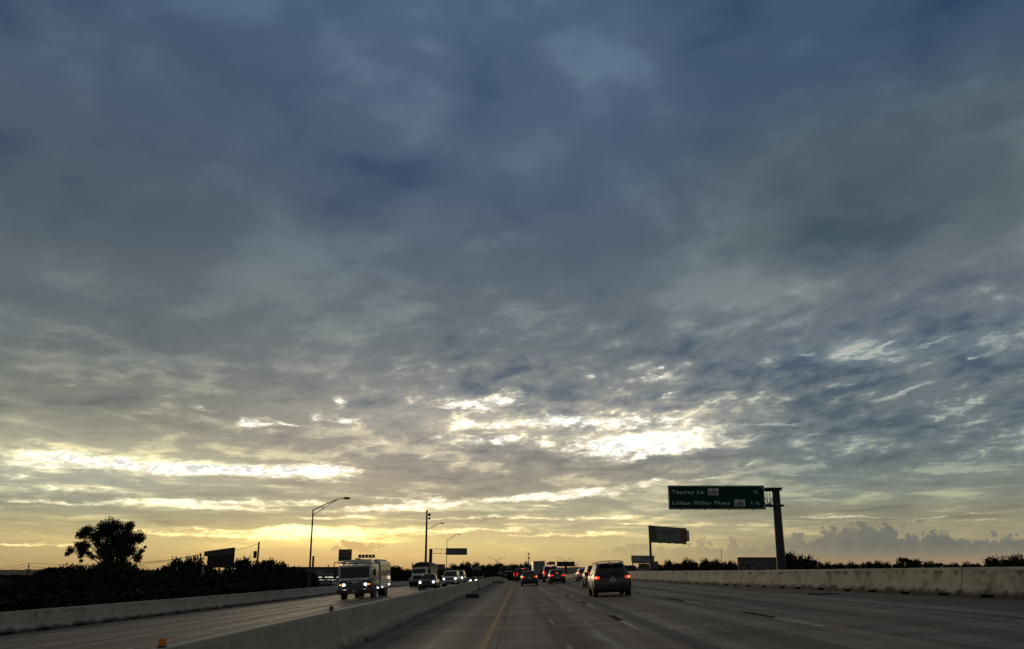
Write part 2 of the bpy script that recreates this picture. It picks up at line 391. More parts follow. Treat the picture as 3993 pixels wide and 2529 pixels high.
M['maroon_paint'] = mat("maroon_paint", (0.045, 0.016, 0.014), 0.35, coat=0.5, var=0.1)
M['tan_steel'] = mat("tan_steel", (0.30, 0.27, 0.21), 0.38, 0.5, var=0.3, scale=1.4)
M['tarp'] = mat("black_tarp", (0.02, 0.018, 0.016), 0.7)
M['lens_red'] = mat("red_lens", (0.25, 0.01, 0.01), 0.25)
M['lamp_red'] = mat("lit_red_lamp", (0.3, 0.01, 0.01), 0.3, emit=(1.0, 0.03, 0.025), es=1.0)
M['lamp_core'] = mat("lit_lamp_core", (0.5, 0.2, 0.02), 0.3, emit=(1.0, 0.36, 0.05), es=2.4)
M['lamp_pink'] = mat("lit_high_brake_lamp", (0.3, 0.01, 0.01), 0.3, emit=(1.0, 0.08, 0.09), es=2.2)
M['lamp_white'] = mat("lit_head_lamp", (0.8, 0.8, 0.8), 0.3, emit=(0.95, 0.97, 1.0), es=7.0)
M['lamp_amber'] = mat("lit_amber_lamp", (0.5, 0.2, 0.02), 0.3, emit=(1.0, 0.38, 0.03), es=1.8)
M['lamp_dim'] = mat("clear_lamp_lens", (0.4, 0.4, 0.4), 0.15)
M['plate'] = mat("number_plate", (0.42, 0.42, 0.42), 0.5)
M['sign_green'] = mat("sign_green", (0.003, 0.045, 0.028), 0.8, var=0.08, spec=0.15)
M['sign_white'] = mat("sign_lettering", (0.62, 0.67, 0.63), 0.4, var=0.05)
M['sign_panel'] = mat("sign_shield", (0.60, 0.60, 0.56), 0.5, var=0.08)
M['ink'] = mat("sign_ink", (0.012, 0.012, 0.012), 0.6)
M['orange'] = mat("orange_plastic", (0.75, 0.22, 0.02), 0.5)
M['olive'] = mat("olive_reflector", (0.13, 0.12, 0.06), 0.6)
M['wall_grey'] = mat("grey_metal_siding", (0.17, 0.175, 0.17), 0.6, var=0.1)
M['roof_red'] = mat("red_roof_edge", (0.10, 0.03, 0.015), 0.7)
M['brick'] = mat("brown_wall", (0.06, 0.045, 0.035), 0.8)
M['wire'] = mat("wire", (0.02, 0.018, 0.015), 0.7)

# ------------------------------------------------------------------ the road's own frame
HEAD, BANK = 0.0096, 0.045
ZP = [(-60, 0), (28, 0), (50, -.06), (90, -.08), (120, -.13), (160, -.5), (250, -1.75), (400, -4.6), (600, -7.0), (1200, -8.0)]
def lerp_tab(tab, x):
    if x <= tab[0][0]: return tab[0][1]
    for (a, b), (c, d) in zip(tab, tab[1:]):
        if x <= c:
            t = (x - a) / (c - a)
            return b + (d - b) * t
    return tab[-1][1]
def zr(y): return sum(lerp_tab(ZP, y + k * 6) for k in (-2, -1, 0, 1, 2)) / 5
def rp(xp, y, dz=0.0): return Vector((xp + HEAD * y, y, zr(y) + BANK * xp + dz))
def right_edge(y): return lerp_tab([(-60, 15.3), (22, 15.0), (44, 13.7), (85, 12.1), (140, 11.6), (900, 11.6)], y)
def stations(a, b, near=1.0):
    ys = []; y = a
    while y < b:
        ys.append(y); y += near if y < 60 else (2.5 if y < 200 else 12)
    return ys + [b]
# ------------------------------------------------------------------ carriageways
def band(gg, x, c, hw, soft):
    return gg.ss(gg.m('ABSOLUTE', gg.m('SUBTRACT', x, c)), hw + soft, hw)

def road_mat(name, left):
    m, gg, b = new_mat(name)
    co = gg.n("ShaderNodeTexCoord").outputs["Object"]
    sp = gg.n("ShaderNodeSeparateXYZ", {0: co}).outputs
    xp = gg.m('SUBTRACT', sp[0], gg.m('MULTIPLY', sp[1], HEAD)); y = sp[1]
    uv = gg.comb(xp, y)
    wob = gg.m('MULTIPLY', gg.m('SUBTRACT', gg.noise(gg.comb(gg.m('MULTIPLY', xp, 0.2), gg.m('MULTIPLY', y, 0.12)), 1.0, 3.0), 0.5), 0.35)
    xw = gg.m('ADD', xp, wob)
    streak = gg.noise(gg.map(uv, scale=(0.55, 26, 1)), 1.0, 6.0, 0.62)
    cloud = gg.noise(uv, 0.22, 5.0, 0.6)
    cross = gg.noise(gg.map(uv, scale=(9, 1.4, 1)), 1.0, 4.0, 0.55)
    grain = gg.noise(uv, 38.0, 3.0, 0.7)
    speck = gg.noise(uv, 7.0, 6.0, 0.65)
    v = gg.m('ADD', 0.86, gg.m('MULTIPLY', gg.m('SUBTRACT', streak, 0.5), 2.3))
    v = gg.m('ADD', v, gg.m('MULTIPLY', gg.m('SUBTRACT', cloud, 0.5), 1.3))
    v = gg.m('ADD', v, gg.m('MULTIPLY', gg.m('SUBTRACT', cross, 0.5), 1.3))
    v = gg.m('ADD', v, gg.m('MULTIPLY', gg.m('SUBTRACT', grain, 0.5), 1.0))
    v = gg.m('ADD', v, gg.m('MULTIPLY', gg.m('SUBTRACT', speck, 0.5), 1.2))
    lane, off = (3.25, -13.1) if left else (3.78, -0.85)
    # polished wheel paths beside a darker oily strip along each lane's middle
    ph = gg.m('FRACT', gg.m('DIVIDE', gg.m('SUBTRACT', xw, off), lane))
    oil = band(gg, ph, 0.5, 0.06, 0.13)
    trk = gg.m('ADD', band(gg, ph, 0.24, 0.05, 0.10), band(gg, ph, 0.76, 0.05, 0.10))
    v = gg.m('MULTIPLY', v, gg.m('SUBTRACT', 1.0, gg.m('MULTIPLY', oil, 0.20)))
    v = gg.m('MULTIPLY', v, gg.m('ADD', 1.0, gg.m('MULTIPLY', trk, 0.16)))
    col = gg.v('MULTIPLY', (0.222, 0.178, 0.132), gg.comb(v, v, v))
    rough = gg.m('SUBTRACT', 0.78, gg.m('MULTIPLY', trk, 0.10))
    if not left:
        # the brown travel lane, worn ghost markings, a sealed joint strip and its crack
        brown = gg.m('MULTIPLY', band(gg, xw, 0.3, 2.4, 1.2), 0.5)
        col = gg.mix(brown, col, gg.v('MULTIPLY', (0.205, 0.156, 0.114), gg.comb(v, v, v)))
        seal = gg.m('MULTIPLY', band(gg, xp, 3.30, 0.17, 0.05), 0.62)
        col = gg.mix(seal, col, (0.062, 0.056, 0.050, 1))
        fade = gg.ss(gg.noise(gg.comb(gg.m('MULTIPLY', xp, 3.0), gg.m('MULTIPLY', y, 0.30)), 1.0, 5.0, 0.7), 0.50, 0.62)
        ghost = gg.m('MULTIPLY', gg.m('ADD', band(gg, xw, 1.75, 0.05, 0.16), band(gg, xw, 0.95, 0.02, 0.07)), fade)
        col = gg.mix(gg.m('MULTIPLY', ghost, 0.95), col, (0.42, 0.37, 0.29, 1))
        for c in (-0.47, 3.50):
            jag = gg.m('MULTIPLY', gg.m('SUBTRACT', gg.noise(gg.comb(0.0, gg.m('MULTIPLY', y, 0.5)), 1.0, 6.0, 0.7), 0.5), 0.08)
            col = gg.mix(gg.m('MULTIPLY', band(gg, gg.m('ADD', xp, jag), c, 0.010, 0.014), 0.85), col, (0.015, 0.013, 0.012, 1))
        # rubber laid across the lanes where traffic brakes
        for yc, hw, a in ((27.2, 0.5, .42), (43.0, 1.1, .38), (33.5, 0.5, .15), (60.0, 1.5, .25), (78, 2.2, .25), (21.0, .3, .12), (104, 3.5, .3)):
            wy = gg.m('ADD', y, gg.m('MULTIPLY', gg.m('SUBTRACT', cloud, 0.5), 4.0))
            bb = gg.m('MULTIPLY', band(gg, wy, yc, hw, hw * 1.4), gg.m('MULTIPLY', gg.ss(xp, -3.6, -1.0), gg.ss(xp, 4.6, 2.6)))
            col = gg.mix(gg.m('MULTIPLY', bb, a), col, (0.07, 0.06, 0.052, 1))
    else:
        for c in (-9.2, -12.7, -15.4):
            col = gg.mix(gg.m('MULTIPLY', band(gg, xw, c, 0.10, 0.25), 0.35), col, (0.08, 0.07, 0.062, 1))
    # transverse saw joints
    fy = gg.m('ABSOLUTE', gg.m('SUBTRACT', gg.m('FRACT', gg.m('DIVIDE', y, 4.6)), 0.5))
    col = gg.mix(gg.m('MULTIPLY', gg.ss(fy, 0.4945, 0.498), 0.6), col, (0.05, 0.045, 0.04, 1))
    # grit and dust that gathers along the barriers
    if not left:
        dirt = gg.m('MAXIMUM', gg.ss(xp, -2.7, -3.6), gg.ss(xp, 11.6, 13.2))
    else:
        dirt = gg.m('MAXIMUM', gg.ss(xp, -18.0, -19.2), gg.ss(xp, -5.6, -4.6))
    col = gg.mix(gg.m('MULTIPLY', dirt, gg.ss(speck, 0.35, 0.65, 0.25, 0.9)), col, (0.085, 0.075, 0.06, 1))
    gg.put(b.inputs["Base Color"], col)
    b.inputs["Specular IOR Level"].default_value = 0.28
    gg.put(b.inputs["Roughness"], gg.m('ADD', rough, gg.m('MULTIPLY', gg.m('SUBTRACT', speck, 0.5), 0.2)))
    bp = gg.n("ShaderNodeBump", {"Height": gg.m('ADD', grain, gg.m('MULTIPLY', speck, 1.5)), "Strength": 0.25, "Distance": 0.01})
    gg.put(b.inputs["Normal"], bp.outputs[0])
    return m

def strip(name, x0, x1, ys, m, dz=0.0, nx=1, parent=None):
    mb = MB(); vs = []; fs = []
    fx0 = x0 if callable(x0) else (lambda y: x0)
    fx1 = x1 if callable(x1) else (lambda y: x1)
    for y in ys:
        for i in range(nx + 1):
            vs.append(rp(fx0(y) + (fx1(y) - fx0(y)) * i / nx, y, dz))
    w = nx + 1
    for j in range(len(ys) - 1):
        for i in range(nx):
            fs.append((j * w + i, j * w + i + 1, (j + 1) * w + i + 1, (j + 1) * w + i))
    mb.add(vs, fs)
    return mb.build(name, m, parent)

YS = stations(-60, 700, 4)
tag(strip("road", -4.05, lambda y: right_edge(y) + 0.4, YS, road_mat("road_concrete", False), nx=4), "grey brown concrete carriageway ahead of the camera, with traffic driving away", kind="structure")
tag(strip("oncoming_road", -20.1, -4.05, YS, road_mat("oncoming_road_concrete", True), nx=3), "concrete carriageway left of the median wall, with oncoming traffic", kind="structure")

def paint_mat(name, col, wear, dark=False):
    m, gg, b = new_mat(name)
    co = gg.n("ShaderNodeTexCoord").outputs["Object"]
    w = gg.ss(gg.noise(co, 5.0, 7.0, 0.72), wear - 0.12, wear + 0.12)
    c = gg.mix(w, tuple(col) + (1,), (0.12, 0.105, 0.09, 1))
    gg.put(b.inputs["Base Color"], c)
    b.inputs["Roughness"].default_value = 0.95 if dark else 0.6
    b.inputs["Specular IOR Level"].default_value = 0.05 if dark else 0.3
    return m
M['yellow_line'] = paint_mat("worn_yellow_paint", (0.40, 0.20, 0.02), 0.58)
M['white_line'] = paint_mat("worn_white_paint", (0.58, 0.52, 0.43), 0.57)
M['white_thin'] = paint_mat("faded_white_paint", (0.55, 0.50, 0.42), 0.50)
M['contrast'] = paint_mat("black_contrast_tape", (0.006, 0.006, 0.006), 0.80, True)

def dashes(name, segs, m, dz, label):
    mb = MB()
    for x, hw, y0, y1 in segs:
        n = max(1, int((y1 - y0) / 3))
        for i in range(n):
            a, c = y0 + (y1 - y0) * i / n, y0 + (y1 - y0) * (i + 1) / n
            mb.quad(rp(x - hw, a, dz), rp(x + hw, a, dz), rp(x + hw, c, dz), rp(x - hw, c, dz))
    return tag(mb.build(name, m), label, kind="structure")

dashes("yellow_line", [(-0.74, 0.075, -20, 240)], M['yellow_line'], 0.005, "worn yellow edge line beside the median shoulder")
lanes_w, lanes_k = [], []
for i in range(11):
    o = i * 11.6
    lanes_k.append((2.82, 0.10, 22.6 + o, 25.3 + o)); lanes_w.append((2.82, 0.06, 19.4 + o, 22.55 + o))
    lanes_k.append((6.64, 0.10, 21.2 - 0.2 + o * 1.0, 24.0 + o)); lanes_w.append((6.64, 0.06, 17.6 + o, 20.95 + o))
lanes_k += [(2.82, 0.10, 11.0, 13.7), (6.64, 0.10, 9.6, 12.4)]
lanes_w += [(2.82, 0.06, 7.8, 10.9), (6.64, 0.06, 6.2, 9.5)]
dashes("lane_contrast_marks", lanes_k, M['contrast'], 0.005, "black contrast rectangles ahead of the white lane dashes")
for i in range(12):
    o = i * 12.2
    lanes_w.append((-13.1, 0.06, 24 + o, 31.5 + o)); lanes_w.append((-9.9, 0.06, 19 + o, 26 + o))
    lanes_k2 = None
dashes("lane_dashes", lanes_w, M['white_line'], 0.006, "worn white lane dashes on both carriageways")
dashes("edge_lines", [(10.5, 0.04, 0, 200), (-16.1, 0.05, 0, 240), (-6.3, 0.05, 0, 240)], M['white_thin'], 0.005, "thin faded white edge lines")

# ------------------------------------------------------------------ concrete barriers
def wall_mat(name, col, stain, grime, rust=0.0):
    m, gg, b = new_mat(name)
    co = gg.n("ShaderNodeTexCoord").outputs["Object"]
    uvn = gg.n("ShaderNodeUVMap"); uvn.uv_map = "UVMap"
    u = gg.n("ShaderNodeSeparateXYZ", {0: uvn.outputs[0]}).outputs   # u: metres along, v: height fraction
    cloud = gg.noise(gg.comb(gg.m('MULTIPLY', u[0], 0.5), u[1]), 1.2, 6.0, 0.62)
    run = gg.noise(gg.comb(gg.m('MULTIPLY', u[0], 1.7), gg.m('MULTIPLY', u[1], 0.7)), 1.0, 7.0, 0.65)
    fine = gg.noise(co, 14.0, 6.0, 0.7)
    f = gg.m('ADD', 0.92, gg.m('ADD', gg.m('MULTIPLY', gg.m('SUBTRACT', cloud, 0.5), 0.9), gg.m('MULTIPLY', gg.m('SUBTRACT', fine, 0.5), 0.35)))
    c = gg.v('MULTIPLY', tuple(col), gg.comb(f, f, f))
    # weather stains running down from the top edge, and road film thrown on the foot
    drip = gg.m('MULTIPLY', gg.ss(gg.m('ADD', run, gg.m('MULTIPLY', gg.m('SUBTRACT', u[1], 0.75), 0.55)), 0.50, 0.66), gg.ss(u[1], 0.93, 0.86))
    blot = gg.ss(gg.noise(gg.comb(gg.m('MULTIPLY', u[0], 0.9), gg.m('MULTIPLY', u[1], 1.1), 9.0), 1.3, 6.0, 0.65), 0.50, 0.66)
    c = gg.mix(gg.m('MULTIPLY', blot, stain * 0.42), c, (0.10, 0.082, 0.055, 1))
    c = gg.mix(gg.m('MULTIPLY', drip, stain), c, (0.060, 0.050, 0.036, 1))
    if rust:
        c = gg.mix(gg.m('MULTIPLY', gg.ss(gg.noise(gg.comb(gg.m('MULTIPLY', u[0], 1.3), gg.m('MULTIPLY', u[1], 1.2), 4.0), 1.0, 5.0, 0.6), 0.52, 0.68), rust), c, (0.20, 0.135, 0.075, 1))
    foot = gg.ss(gg.m('ADD', u[1], gg.m('MULTIPLY', gg.m('SUBTRACT', gg.noise(gg.comb(gg.m('MULTIPLY', u[0], 1.1), u[1]), 1.6, 7.0, 0.7), 0.5), 0.75)), 0.30, 0.10)
    c = gg.mix(gg.m('MULTIPLY', foot, grime), c, (0.035, 0.030, 0.024, 1))
    chip = gg.ss(gg.noise(gg.comb(gg.m('MULTIPLY', u[0], 2.2), gg.m('MULTIPLY', u[1], 2.5)), 1.5, 4.0, 0.5), 0.70, 0.74)
    c = gg.mix(gg.m('MULTIPLY', chip, 0.7), c, (0.05, 0.045, 0.035, 1))
    gg.put(b.inputs["Base Color"], c)
    b.inputs["Roughness"].default_value = 0.8
    bp = gg.n("ShaderNodeBump", {"Height": gg.m('ADD', fine, gg.m('MULTIPLY', run, 0.6)), "Strength": 0.35, "Distance": 0.02})
    gg.put(b.inputs["Normal"], bp.outputs[0])
    return m

# half profile: (sideways from the centre line, height) from foot to crown
PROF = [(0.305, 0.0), (0.300, 0.085), (0.298, 0.090), (0.185, 0.33), (0.115, 0.70), (0.090, 0.83), (0.080, 0.845)]
def barrier(name, xf, y0, y1, m, hs=1.0, slots=None, outer_drop=None, joints=None, face=1):
    """barrier along the road; xf(y) = centre line; slots = (first, spacing, length); face: side with the drain slots"""
    ys = []
    y = y0
    while y < y1:
        ys.append(y); y += 1.5 if y < 120 else 6
    ys.append(y1)
    cuts = []
    if slots:
        s = slots[0]
        while s < min(y1, slots[3]) - 1:
            if s > y0 + .3:
                cuts.append((s, s + slots[2])); ys += [s - .002, s, s + slots[2], s + slots[2] + .002]
            s += slots[1] * random.uniform(0.85, 1.15)
    jj = []
    if joints:
        s = joints[0]
        while s < y1 - .5:
            if s > y0 + .5: jj.append(s); ys += [s - .03, s - .012, s + .012, s + .03]
            s += joints[1] * random.uniform(0.92, 1.08)
    ys = sorted(ys)
    mb = MB(); rings = []; uvs = []
    H = PROF[-1][1] * hs
    for y in ys:
        cut = any(a <= y <= c for a, c in cuts)
        jn = any(abs(y - q) <= .0121 for q in jj)
        ring = []; uvr = []
        for side in (1, -1):
            pr = PROF if side == 1 else PROF[::-1]
            for k, (dx, h) in enumerate(pr):
                kk = k if side == 1 else len(PROF) - 1 - k
                d = dx
                if cut and side == face and kk <= 1: d = dx - 0.17
                if jn and kk > 0: d = max(0.02, dx - 0.03)
                hh = h * hs - (0.03 if jn and kk >= 5 else 0)
                if outer_drop and side == -face and kk == 0: hh = -outer_drop
                p = rp(xf(y) + side * d, y, hh)
                ring.append(p); uvr.append((y, h * hs / H))
        rings.append(ring); uvs.append(uvr)
    n = len(rings[0])
    mb.loft(rings, cap=True, close=True)
    me = bpy.data.meshes.new(name)
    me.from_pydata(mb.v, [], mb.f)
    uvl = me.uv_layers.new(name="UVMap")
    flat = [t for r in uvs for t in r]
    for lp in me.loops: uvl.data[lp.index].uv = flat[lp.vertex_index]
    me.materials.append(m)
    bm = bmesh.new(); bm.from_mesh(me); bmesh.ops.recalc_face_normals(bm, faces=bm.faces); bm.to_mesh(me); bm.free()
    o = bpy.data.objects.new(name, me); COL.objects.link(o)
    return o

random.seed(4)
M['wall_median'] = wall_mat("median_concrete", (0.38, 0.345, 0.275), 0.30, 0.6)
M['wall_left'] = wall_mat("left_wall_concrete", (0.42, 0.385, 0.31), 0.5, 0.9)
M['wall_right'] = wall_mat("old_wall_concrete", (0.52, 0.455, 0.34), 1.0, 1.0, 0.6)
o = barrier("median_barrier", lambda y: -3.95, -10, 71.5, M['wall_median'], 1.0, (14.2, 5.5, 0.35, 71), joints=(17.0, 12.0))
tag(o, "near pale concrete median wall running up to the dark gap", "concrete barrier", "concrete road barriers")
o = barrier("median_barrier", lambda y: -3.80 - max(0, y - 150) * 0.004, 71.9, 420, M['wall_median'], 1.04, (76, 6.0, 0.35, 130), joints=(90, 12.0))
tag(o, "far concrete median wall beyond the dark gap, going over the crest", "concrete barrier", "concrete road barriers")
o = barrier("side_barrier", lambda y: -19.8, -10, 420, M['wall_left'], 1.0, (20, 2.6, 0.95, 150), outer_drop=4, joints=(22, 9.0))
tag(o, "long concrete wall on the left edge of the oncoming carriageway", "concrete barrier", "concrete road barriers")
o = barrier("side_barrier", lambda y: right_edge(y) + 0.1, -10, 420, M['wall_right'], 1.10, (10.2, 2.3, 0.62, 140), outer_drop=4, joints=(14.3, 6.2), face=-1)
tag(o, "weather stained concrete wall along the right edge of the road", "concrete barrier", "concrete road barriers")

# things lying on or fixed to the barriers
t = thing("rubber_block", "black rubber block lying on the shoulder by the median wall", "road debris", at(1842, 2328, 50) )
t.location.z = rp(-2.97, 50).z
MB().rbox((0, 0, .13), (0.80, .34, .24), .03).build("block", M['black'], t)
mb = MB(); mb.tube([(.1, 0, .25), (.12, .02, .31)], .03).build("lifting_lug", M['black'], t)
def delineator(y, m, lab, h):
    t = thing("delineator", lab, "reflector", rp(-3.95, y, 0.845), group=None)
    MB().rbox((0, 0, .008), (.09, .08, .016), .004).build("base", M['black'], t)
    MB().rbox((0, 0, .014 + h / 2), (.085, .025, h), .008).build("reflector_plate", m, t)
yo = 7.0
while at(630, 2519, yo).x > -3.95 + HEAD * yo: yo += .02
delineator(yo, M['orange'], "orange delineator on the near end of the median wall", .085)
delineator(16.9, M['olive'], "dull olive delineator on top of the median wall in front of the fire engine", .085)
M['board_scrap'] = mat("scuffed_scrap", (0.22, 0.20, 0.17), .8)
t = thing("cable_debris", "twisted pale debris at the foot of the median wall near the crest", "road debris", rp(-3.0, 104))
random.seed(2)
for k in range(3):
    mb = MB(); pts = [(random.uniform(-.7, .9), random.uniform(-.5, .5), .06 + random.uniform(0, .35)) for _ in range(5)]
    mb.tube(pts, .05, 6).build("twisted_strip", M['board_scrap'], t)
t = thing("timber_scrap", "thin dark timber scrap on the right shoulder below the stained wall", "road debris", rp(12.3, 32.4, .0))
MB().box((0, 0, .03), (1.35, .12, .05)).build("timber", M['wood'], t)
# ------------------------------------------------------------------ terrain
def gz(x, y):
    """ground height"""
    yy = min(max(y, -200), 1200)
    xp = x - HEAD * y
    e = right_edge(min(yy, 400)) + 0.8
    if xp > e: d = xp - e
    elif xp < -20.6: d = -20.6 - xp
    else: d = 0
    road = zr(yy) + BANK * max(-21, min(16, xp))
    low = -7.5
    t = min(1.0, d / 14.0); t = t * t * (3 - 2 * t)
    z = (road - 1.2) * (1 - t) + min(low, road - 1.2) * t
    if y > 700:                                   # far ridge
        k = min(1.0, (y - 700) / 900); k = k * k * (3 - 2 * k)
        z += k * (11.5 + 3.0 * math.sin(x * 0.0021 + 1.0) + 1.5 * math.sin(x * 0.006))
    return z
xs = [-4000, -2500, -1500, -900, -500, -300, -200, -140, -100, -75, -60] + [-50 + 2 * i for i in range(46)] + [45, 50, 60, 75, 100, 140, 200, 300, 500, 900, 1500, 2500, 4000]
ys_ = [-200, -60] + list(range(-40, 200, 8)) + list(range(200, 700, 40)) + list(range(700, 1800, 90)) + [2200, 3200, 5000, 9000]
mb = MB(); vs = [(x, y, gz(x, y)) for y in ys_ for x in xs]; w = len(xs)
mb.add(vs, [(j * w + i, j * w + i + 1, (j + 1) * w + i + 1, (j + 1) * w + i) for j in range(len(ys_) - 1) for i in range(w - 1)])
m, gg, b = new_mat("dry_grass")
co = gg.n("ShaderNodeTexCoord").outputs["Object"]
nn = gg.noise(co, 0.12, 8.0, 0.65)
gg.put(b.inputs["Base Color"], gg.ramp(nn, [(0.3, (0.012, 0.014, 0.007)), (0.55, (0.03, 0.03, 0.015)), (0.7, (0.055, 0.048, 0.028))]))
b.inputs["Roughness"].default_value = 1.0
b.inputs["Specular IOR Level"].default_value = 0.1
tag(mb.build("ground", m, smooth=60), "dark grassland round the raised highway", kind="structure")

# ------------------------------------------------------------------ foliage
def leaf_mat(name, c1, c2):
    m, gg, b = new_mat(name)
    inf = gg.n("ShaderNodeNewGeometry")
    r = inf.outputs["Random Per Island"]
    gg.put(b.inputs["Base Color"], gg.mix(r, tuple(c1) + (1,), tuple(c2) + (1,)))
    b.inputs["Roughness"].default_value = 0.75
    b.inputs["Specular IOR Level"].default_value = 0.15
    return m
M['leaf'] = leaf_mat("leaves", (0.010, 0.013, 0.006), (0.034, 0.036, 0.016))
M['leaf_far'] = leaf_mat("distant_leaves", (0.016, 0.016, 0.010), (0.040, 0.036, 0.022))
M['bark'] = mat("bark", (0.035, 0.028, 0.02), 0.9, scale=6)

def leaves(clumps, n, size, rng, hollow=0.45):
    """clumps: (centre, radius, squash); leaf shaped quads thrown through each clump's volume"""
    mb = MB()
    tot = sum(r ** 2 for c, r, q in clumps)
    for c, r, q in clumps:
        c = Vector(c)
        for _ in range(int(n * r * r / tot)):
            d = Vector((rng.gauss(0, 1), rng.gauss(0, 1), rng.gauss(0, 1))).normalized()
            rad = r * (hollow + (1 - hollow) * rng.random() ** 0.7) * (0.80 + 0.45 * rng.random())
            p = c + Vector((d.x * rad, d.y * rad, d.z * rad * q))
            s = size * rng.uniform(0.55, 1.35)
            a = Vector((rng.gauss(0, 1), rng.gauss(0, 1), rng.gauss(0, 1))).normalized()
            u = a.orthogonal().normalized(); w = a.cross(u)
            mb.v += [tuple(p - u * s), tuple(p + w * s * .45), tuple(p + u * s), tuple(p - w * s * .45)]
            k = len(mb.v); mb.f.append((k - 4, k - 3, k - 2, k - 1))
    return mb

def plain_mesh(mb, name, m, parent):
    return mb.build(name, m, parent, fix=False)

def branch(mb, a, b, r0, r1, rng, n=5):
    a, b = Vector(a), Vector(b); pts = []
    for i in range(n):
        t = i / (n - 1)
        j = Vector((rng.uniform(-1, 1), rng.uniform(-1, 1), rng.uniform(-.4, .4))) * (b - a).length * 0.04 * (0 < i < n - 1)
        pts.append(a.lerp(b, t) + j)
    mb.tube(pts, [r0 + (r1 - r0) * i / (n - 1) for i in range(n)], 6)

# the big lone tree
rng = random.Random(11)
YT = 118.0
sc_t = YT / 3110 / 2.408 * 1.0
t = thing("tree", "big lone tree with a broad ragged crown rising above the bushes on the left", "tree")
base_p = at(1068 / 2.408, 1900 + 700 / 2.408, YT)
base = Vector((base_p.x, YT, gz(base_p.x, YT)))
t.location = base
cl = []
for (u, v, r) in [(1050,382,88),(965,378,62),(900,400,60),(835,405,48),(790,425,55),(742,450,36),(1140,370,55),(1195,380,52),(1215,350,34),(1262,462,58),(1305,500,46),(1335,490,32),(1210,520,80),(1120,470,80),
    (1050,510,85),(960,470,60),(940,560,72),(865,530,45),(810,550,28),(745,552,36),(700,590,34),(672,622,24),(770,592,40),(830,590,44),(785,640,28),(775,688,18),(1290,590,52),(1325,600,28),(1190,610,66),(1250,650,44),(1290,680,30),
    (1100,600,62),(1010,610,52),(930,630,40),(1150,680,44),(1060,670,50),(985,680,34),(890,600,30),(1350,560,14),(1170,440,50),(850,620,28),(890,655,26),(815,525,32),(770,535,30),(870,460,45),(1010,440,60)]:
    p = at(u / 2.408, 1900 + v / 2.408, YT) - base
    dy = rng.uniform(-2.2, 2.2) * min(1, r / 50)
    cl.append((Vector((p.x, dy, p.z)), r * sc_t * 1.16, 0.95))
plain_mesh(leaves(cl, 30000, 0.14, rng, 0.1), "crown", M['leaf'], t)
mb = MB()
fork = Vector((0, 0, 8.8))
mb.tube([(0, 0, -.5), (0.05, 0, 3), (0, 0, 6), fork], [.55, .45, .38, .32], 8)
for i, (c, r, q) in enumerate(cl):
    if r > 0.55:
        k = fork.lerp(c, .45) + Vector((0, 0, .35))
        branch(mb, fork, k, .13, .07, rng, 3); branch(mb, k, c, .07, .02, rng)
mb.build("trunk", M['bark'], t, smooth=60)

def make_tree(name, label, group, seed, w, h, n, size, m, low=0.12, ncl=16, spread=1.0):
    """crown reaching low down, like a hedgerow tree; w = radius, h = height"""
    rng = random.Random(seed)
    t = thing(name, label, "tree", group=group)
    cl = []
    for i in range(ncl):
        a = rng.uniform(0, 6.283); k = rng.random()
        zz = low + (1 - low) * (i + .5) / ncl * 0.86
        rr = w * math.sqrt(max(0.10, 1 - (max(0, zz - 0.45) / 0.58) ** 2)) * spread
        d = rr * math.sqrt(k) * 0.72
        r = w * rng.uniform(0.30, 0.50)
        cl.append((Vector((math.cos(a) * d, math.sin(a) * d, h * zz)), r, 0.8))
    for i in range(9):   # small knots and loose shoots along the top
        a = rng.uniform(0, 6.283); d = w * rng.uniform(0, .8)
        cl.append((Vector((math.cos(a) * d, math.sin(a) * d, h * (0.95 - .30 * (d / w) ** 2) * rng.uniform(.94, 1.02))), w * rng.uniform(.10, .20), 0.6))
    plain_mesh(leaves(cl, n, size, rng), "crown", m, t)
    mb = MB(); mb.tube([(0, 0, -1.5), (0, 0, h * .35)], [w * .07, w * .045], 6)
    for c, r, q in cl[::2]: branch(mb, (0, 0, h * rng.uniform(.2, .4)), c, w * .035, w * .01, rng, 4)
    mb.build("trunk", M['bark'], t)
    return t

protos = {}
def put_tree(kind, label, group, x, y, ztop, w, squash=None, zbase=None, name="tree"):
    zb = gz(x, y) - 0.2 if zbase is None else zbase
    if kind not in protos or protos[kind][1] is None:
        pass
    p, used, (pw, ph) = protos[kind]
    if not used:
        t = p; protos[kind][1] = True
    else:
        t = copy_tree(p)
    t.location = (x, y, zb)
    t.rotation_euler = (0, 0, random.uniform(0, 6.28))
    sx_ = 1.35 * w / pw
    t.scale = (sx_, sx_, 1.015 * max(.5, (ztop - zb)) / ph)
    t["label"] = label; t["group"] = group
    t.name = name
    return t
def proto(kind, *a, **k):
    t = make_tree("tree", "x", "x", *a, **k)
    protos[kind] = [t, False, (a[1], a[2])]
proto('h1', 21, 3.0, 7.0, 10000, 0.20, M['leaf'], ncl=26)
proto('h2', 22, 3.0, 7.0, 10000, 0.17, M['leaf'], ncl=32)
proto('h3', 23, 3.0, 7.0, 7500, 0.22, M['leaf'], ncl=20)
proto('f1', 31, 5.0, 8.0, 8000, 0.24, M['leaf_far'], ncl=14)
proto('f2', 32, 5.0, 8.0, 8000, 0.24, M['leaf_far'], ncl=18)
proto('f3', 33, 5.0, 8.0, 7000, 0.26, M['leaf_far'], ncl=11)

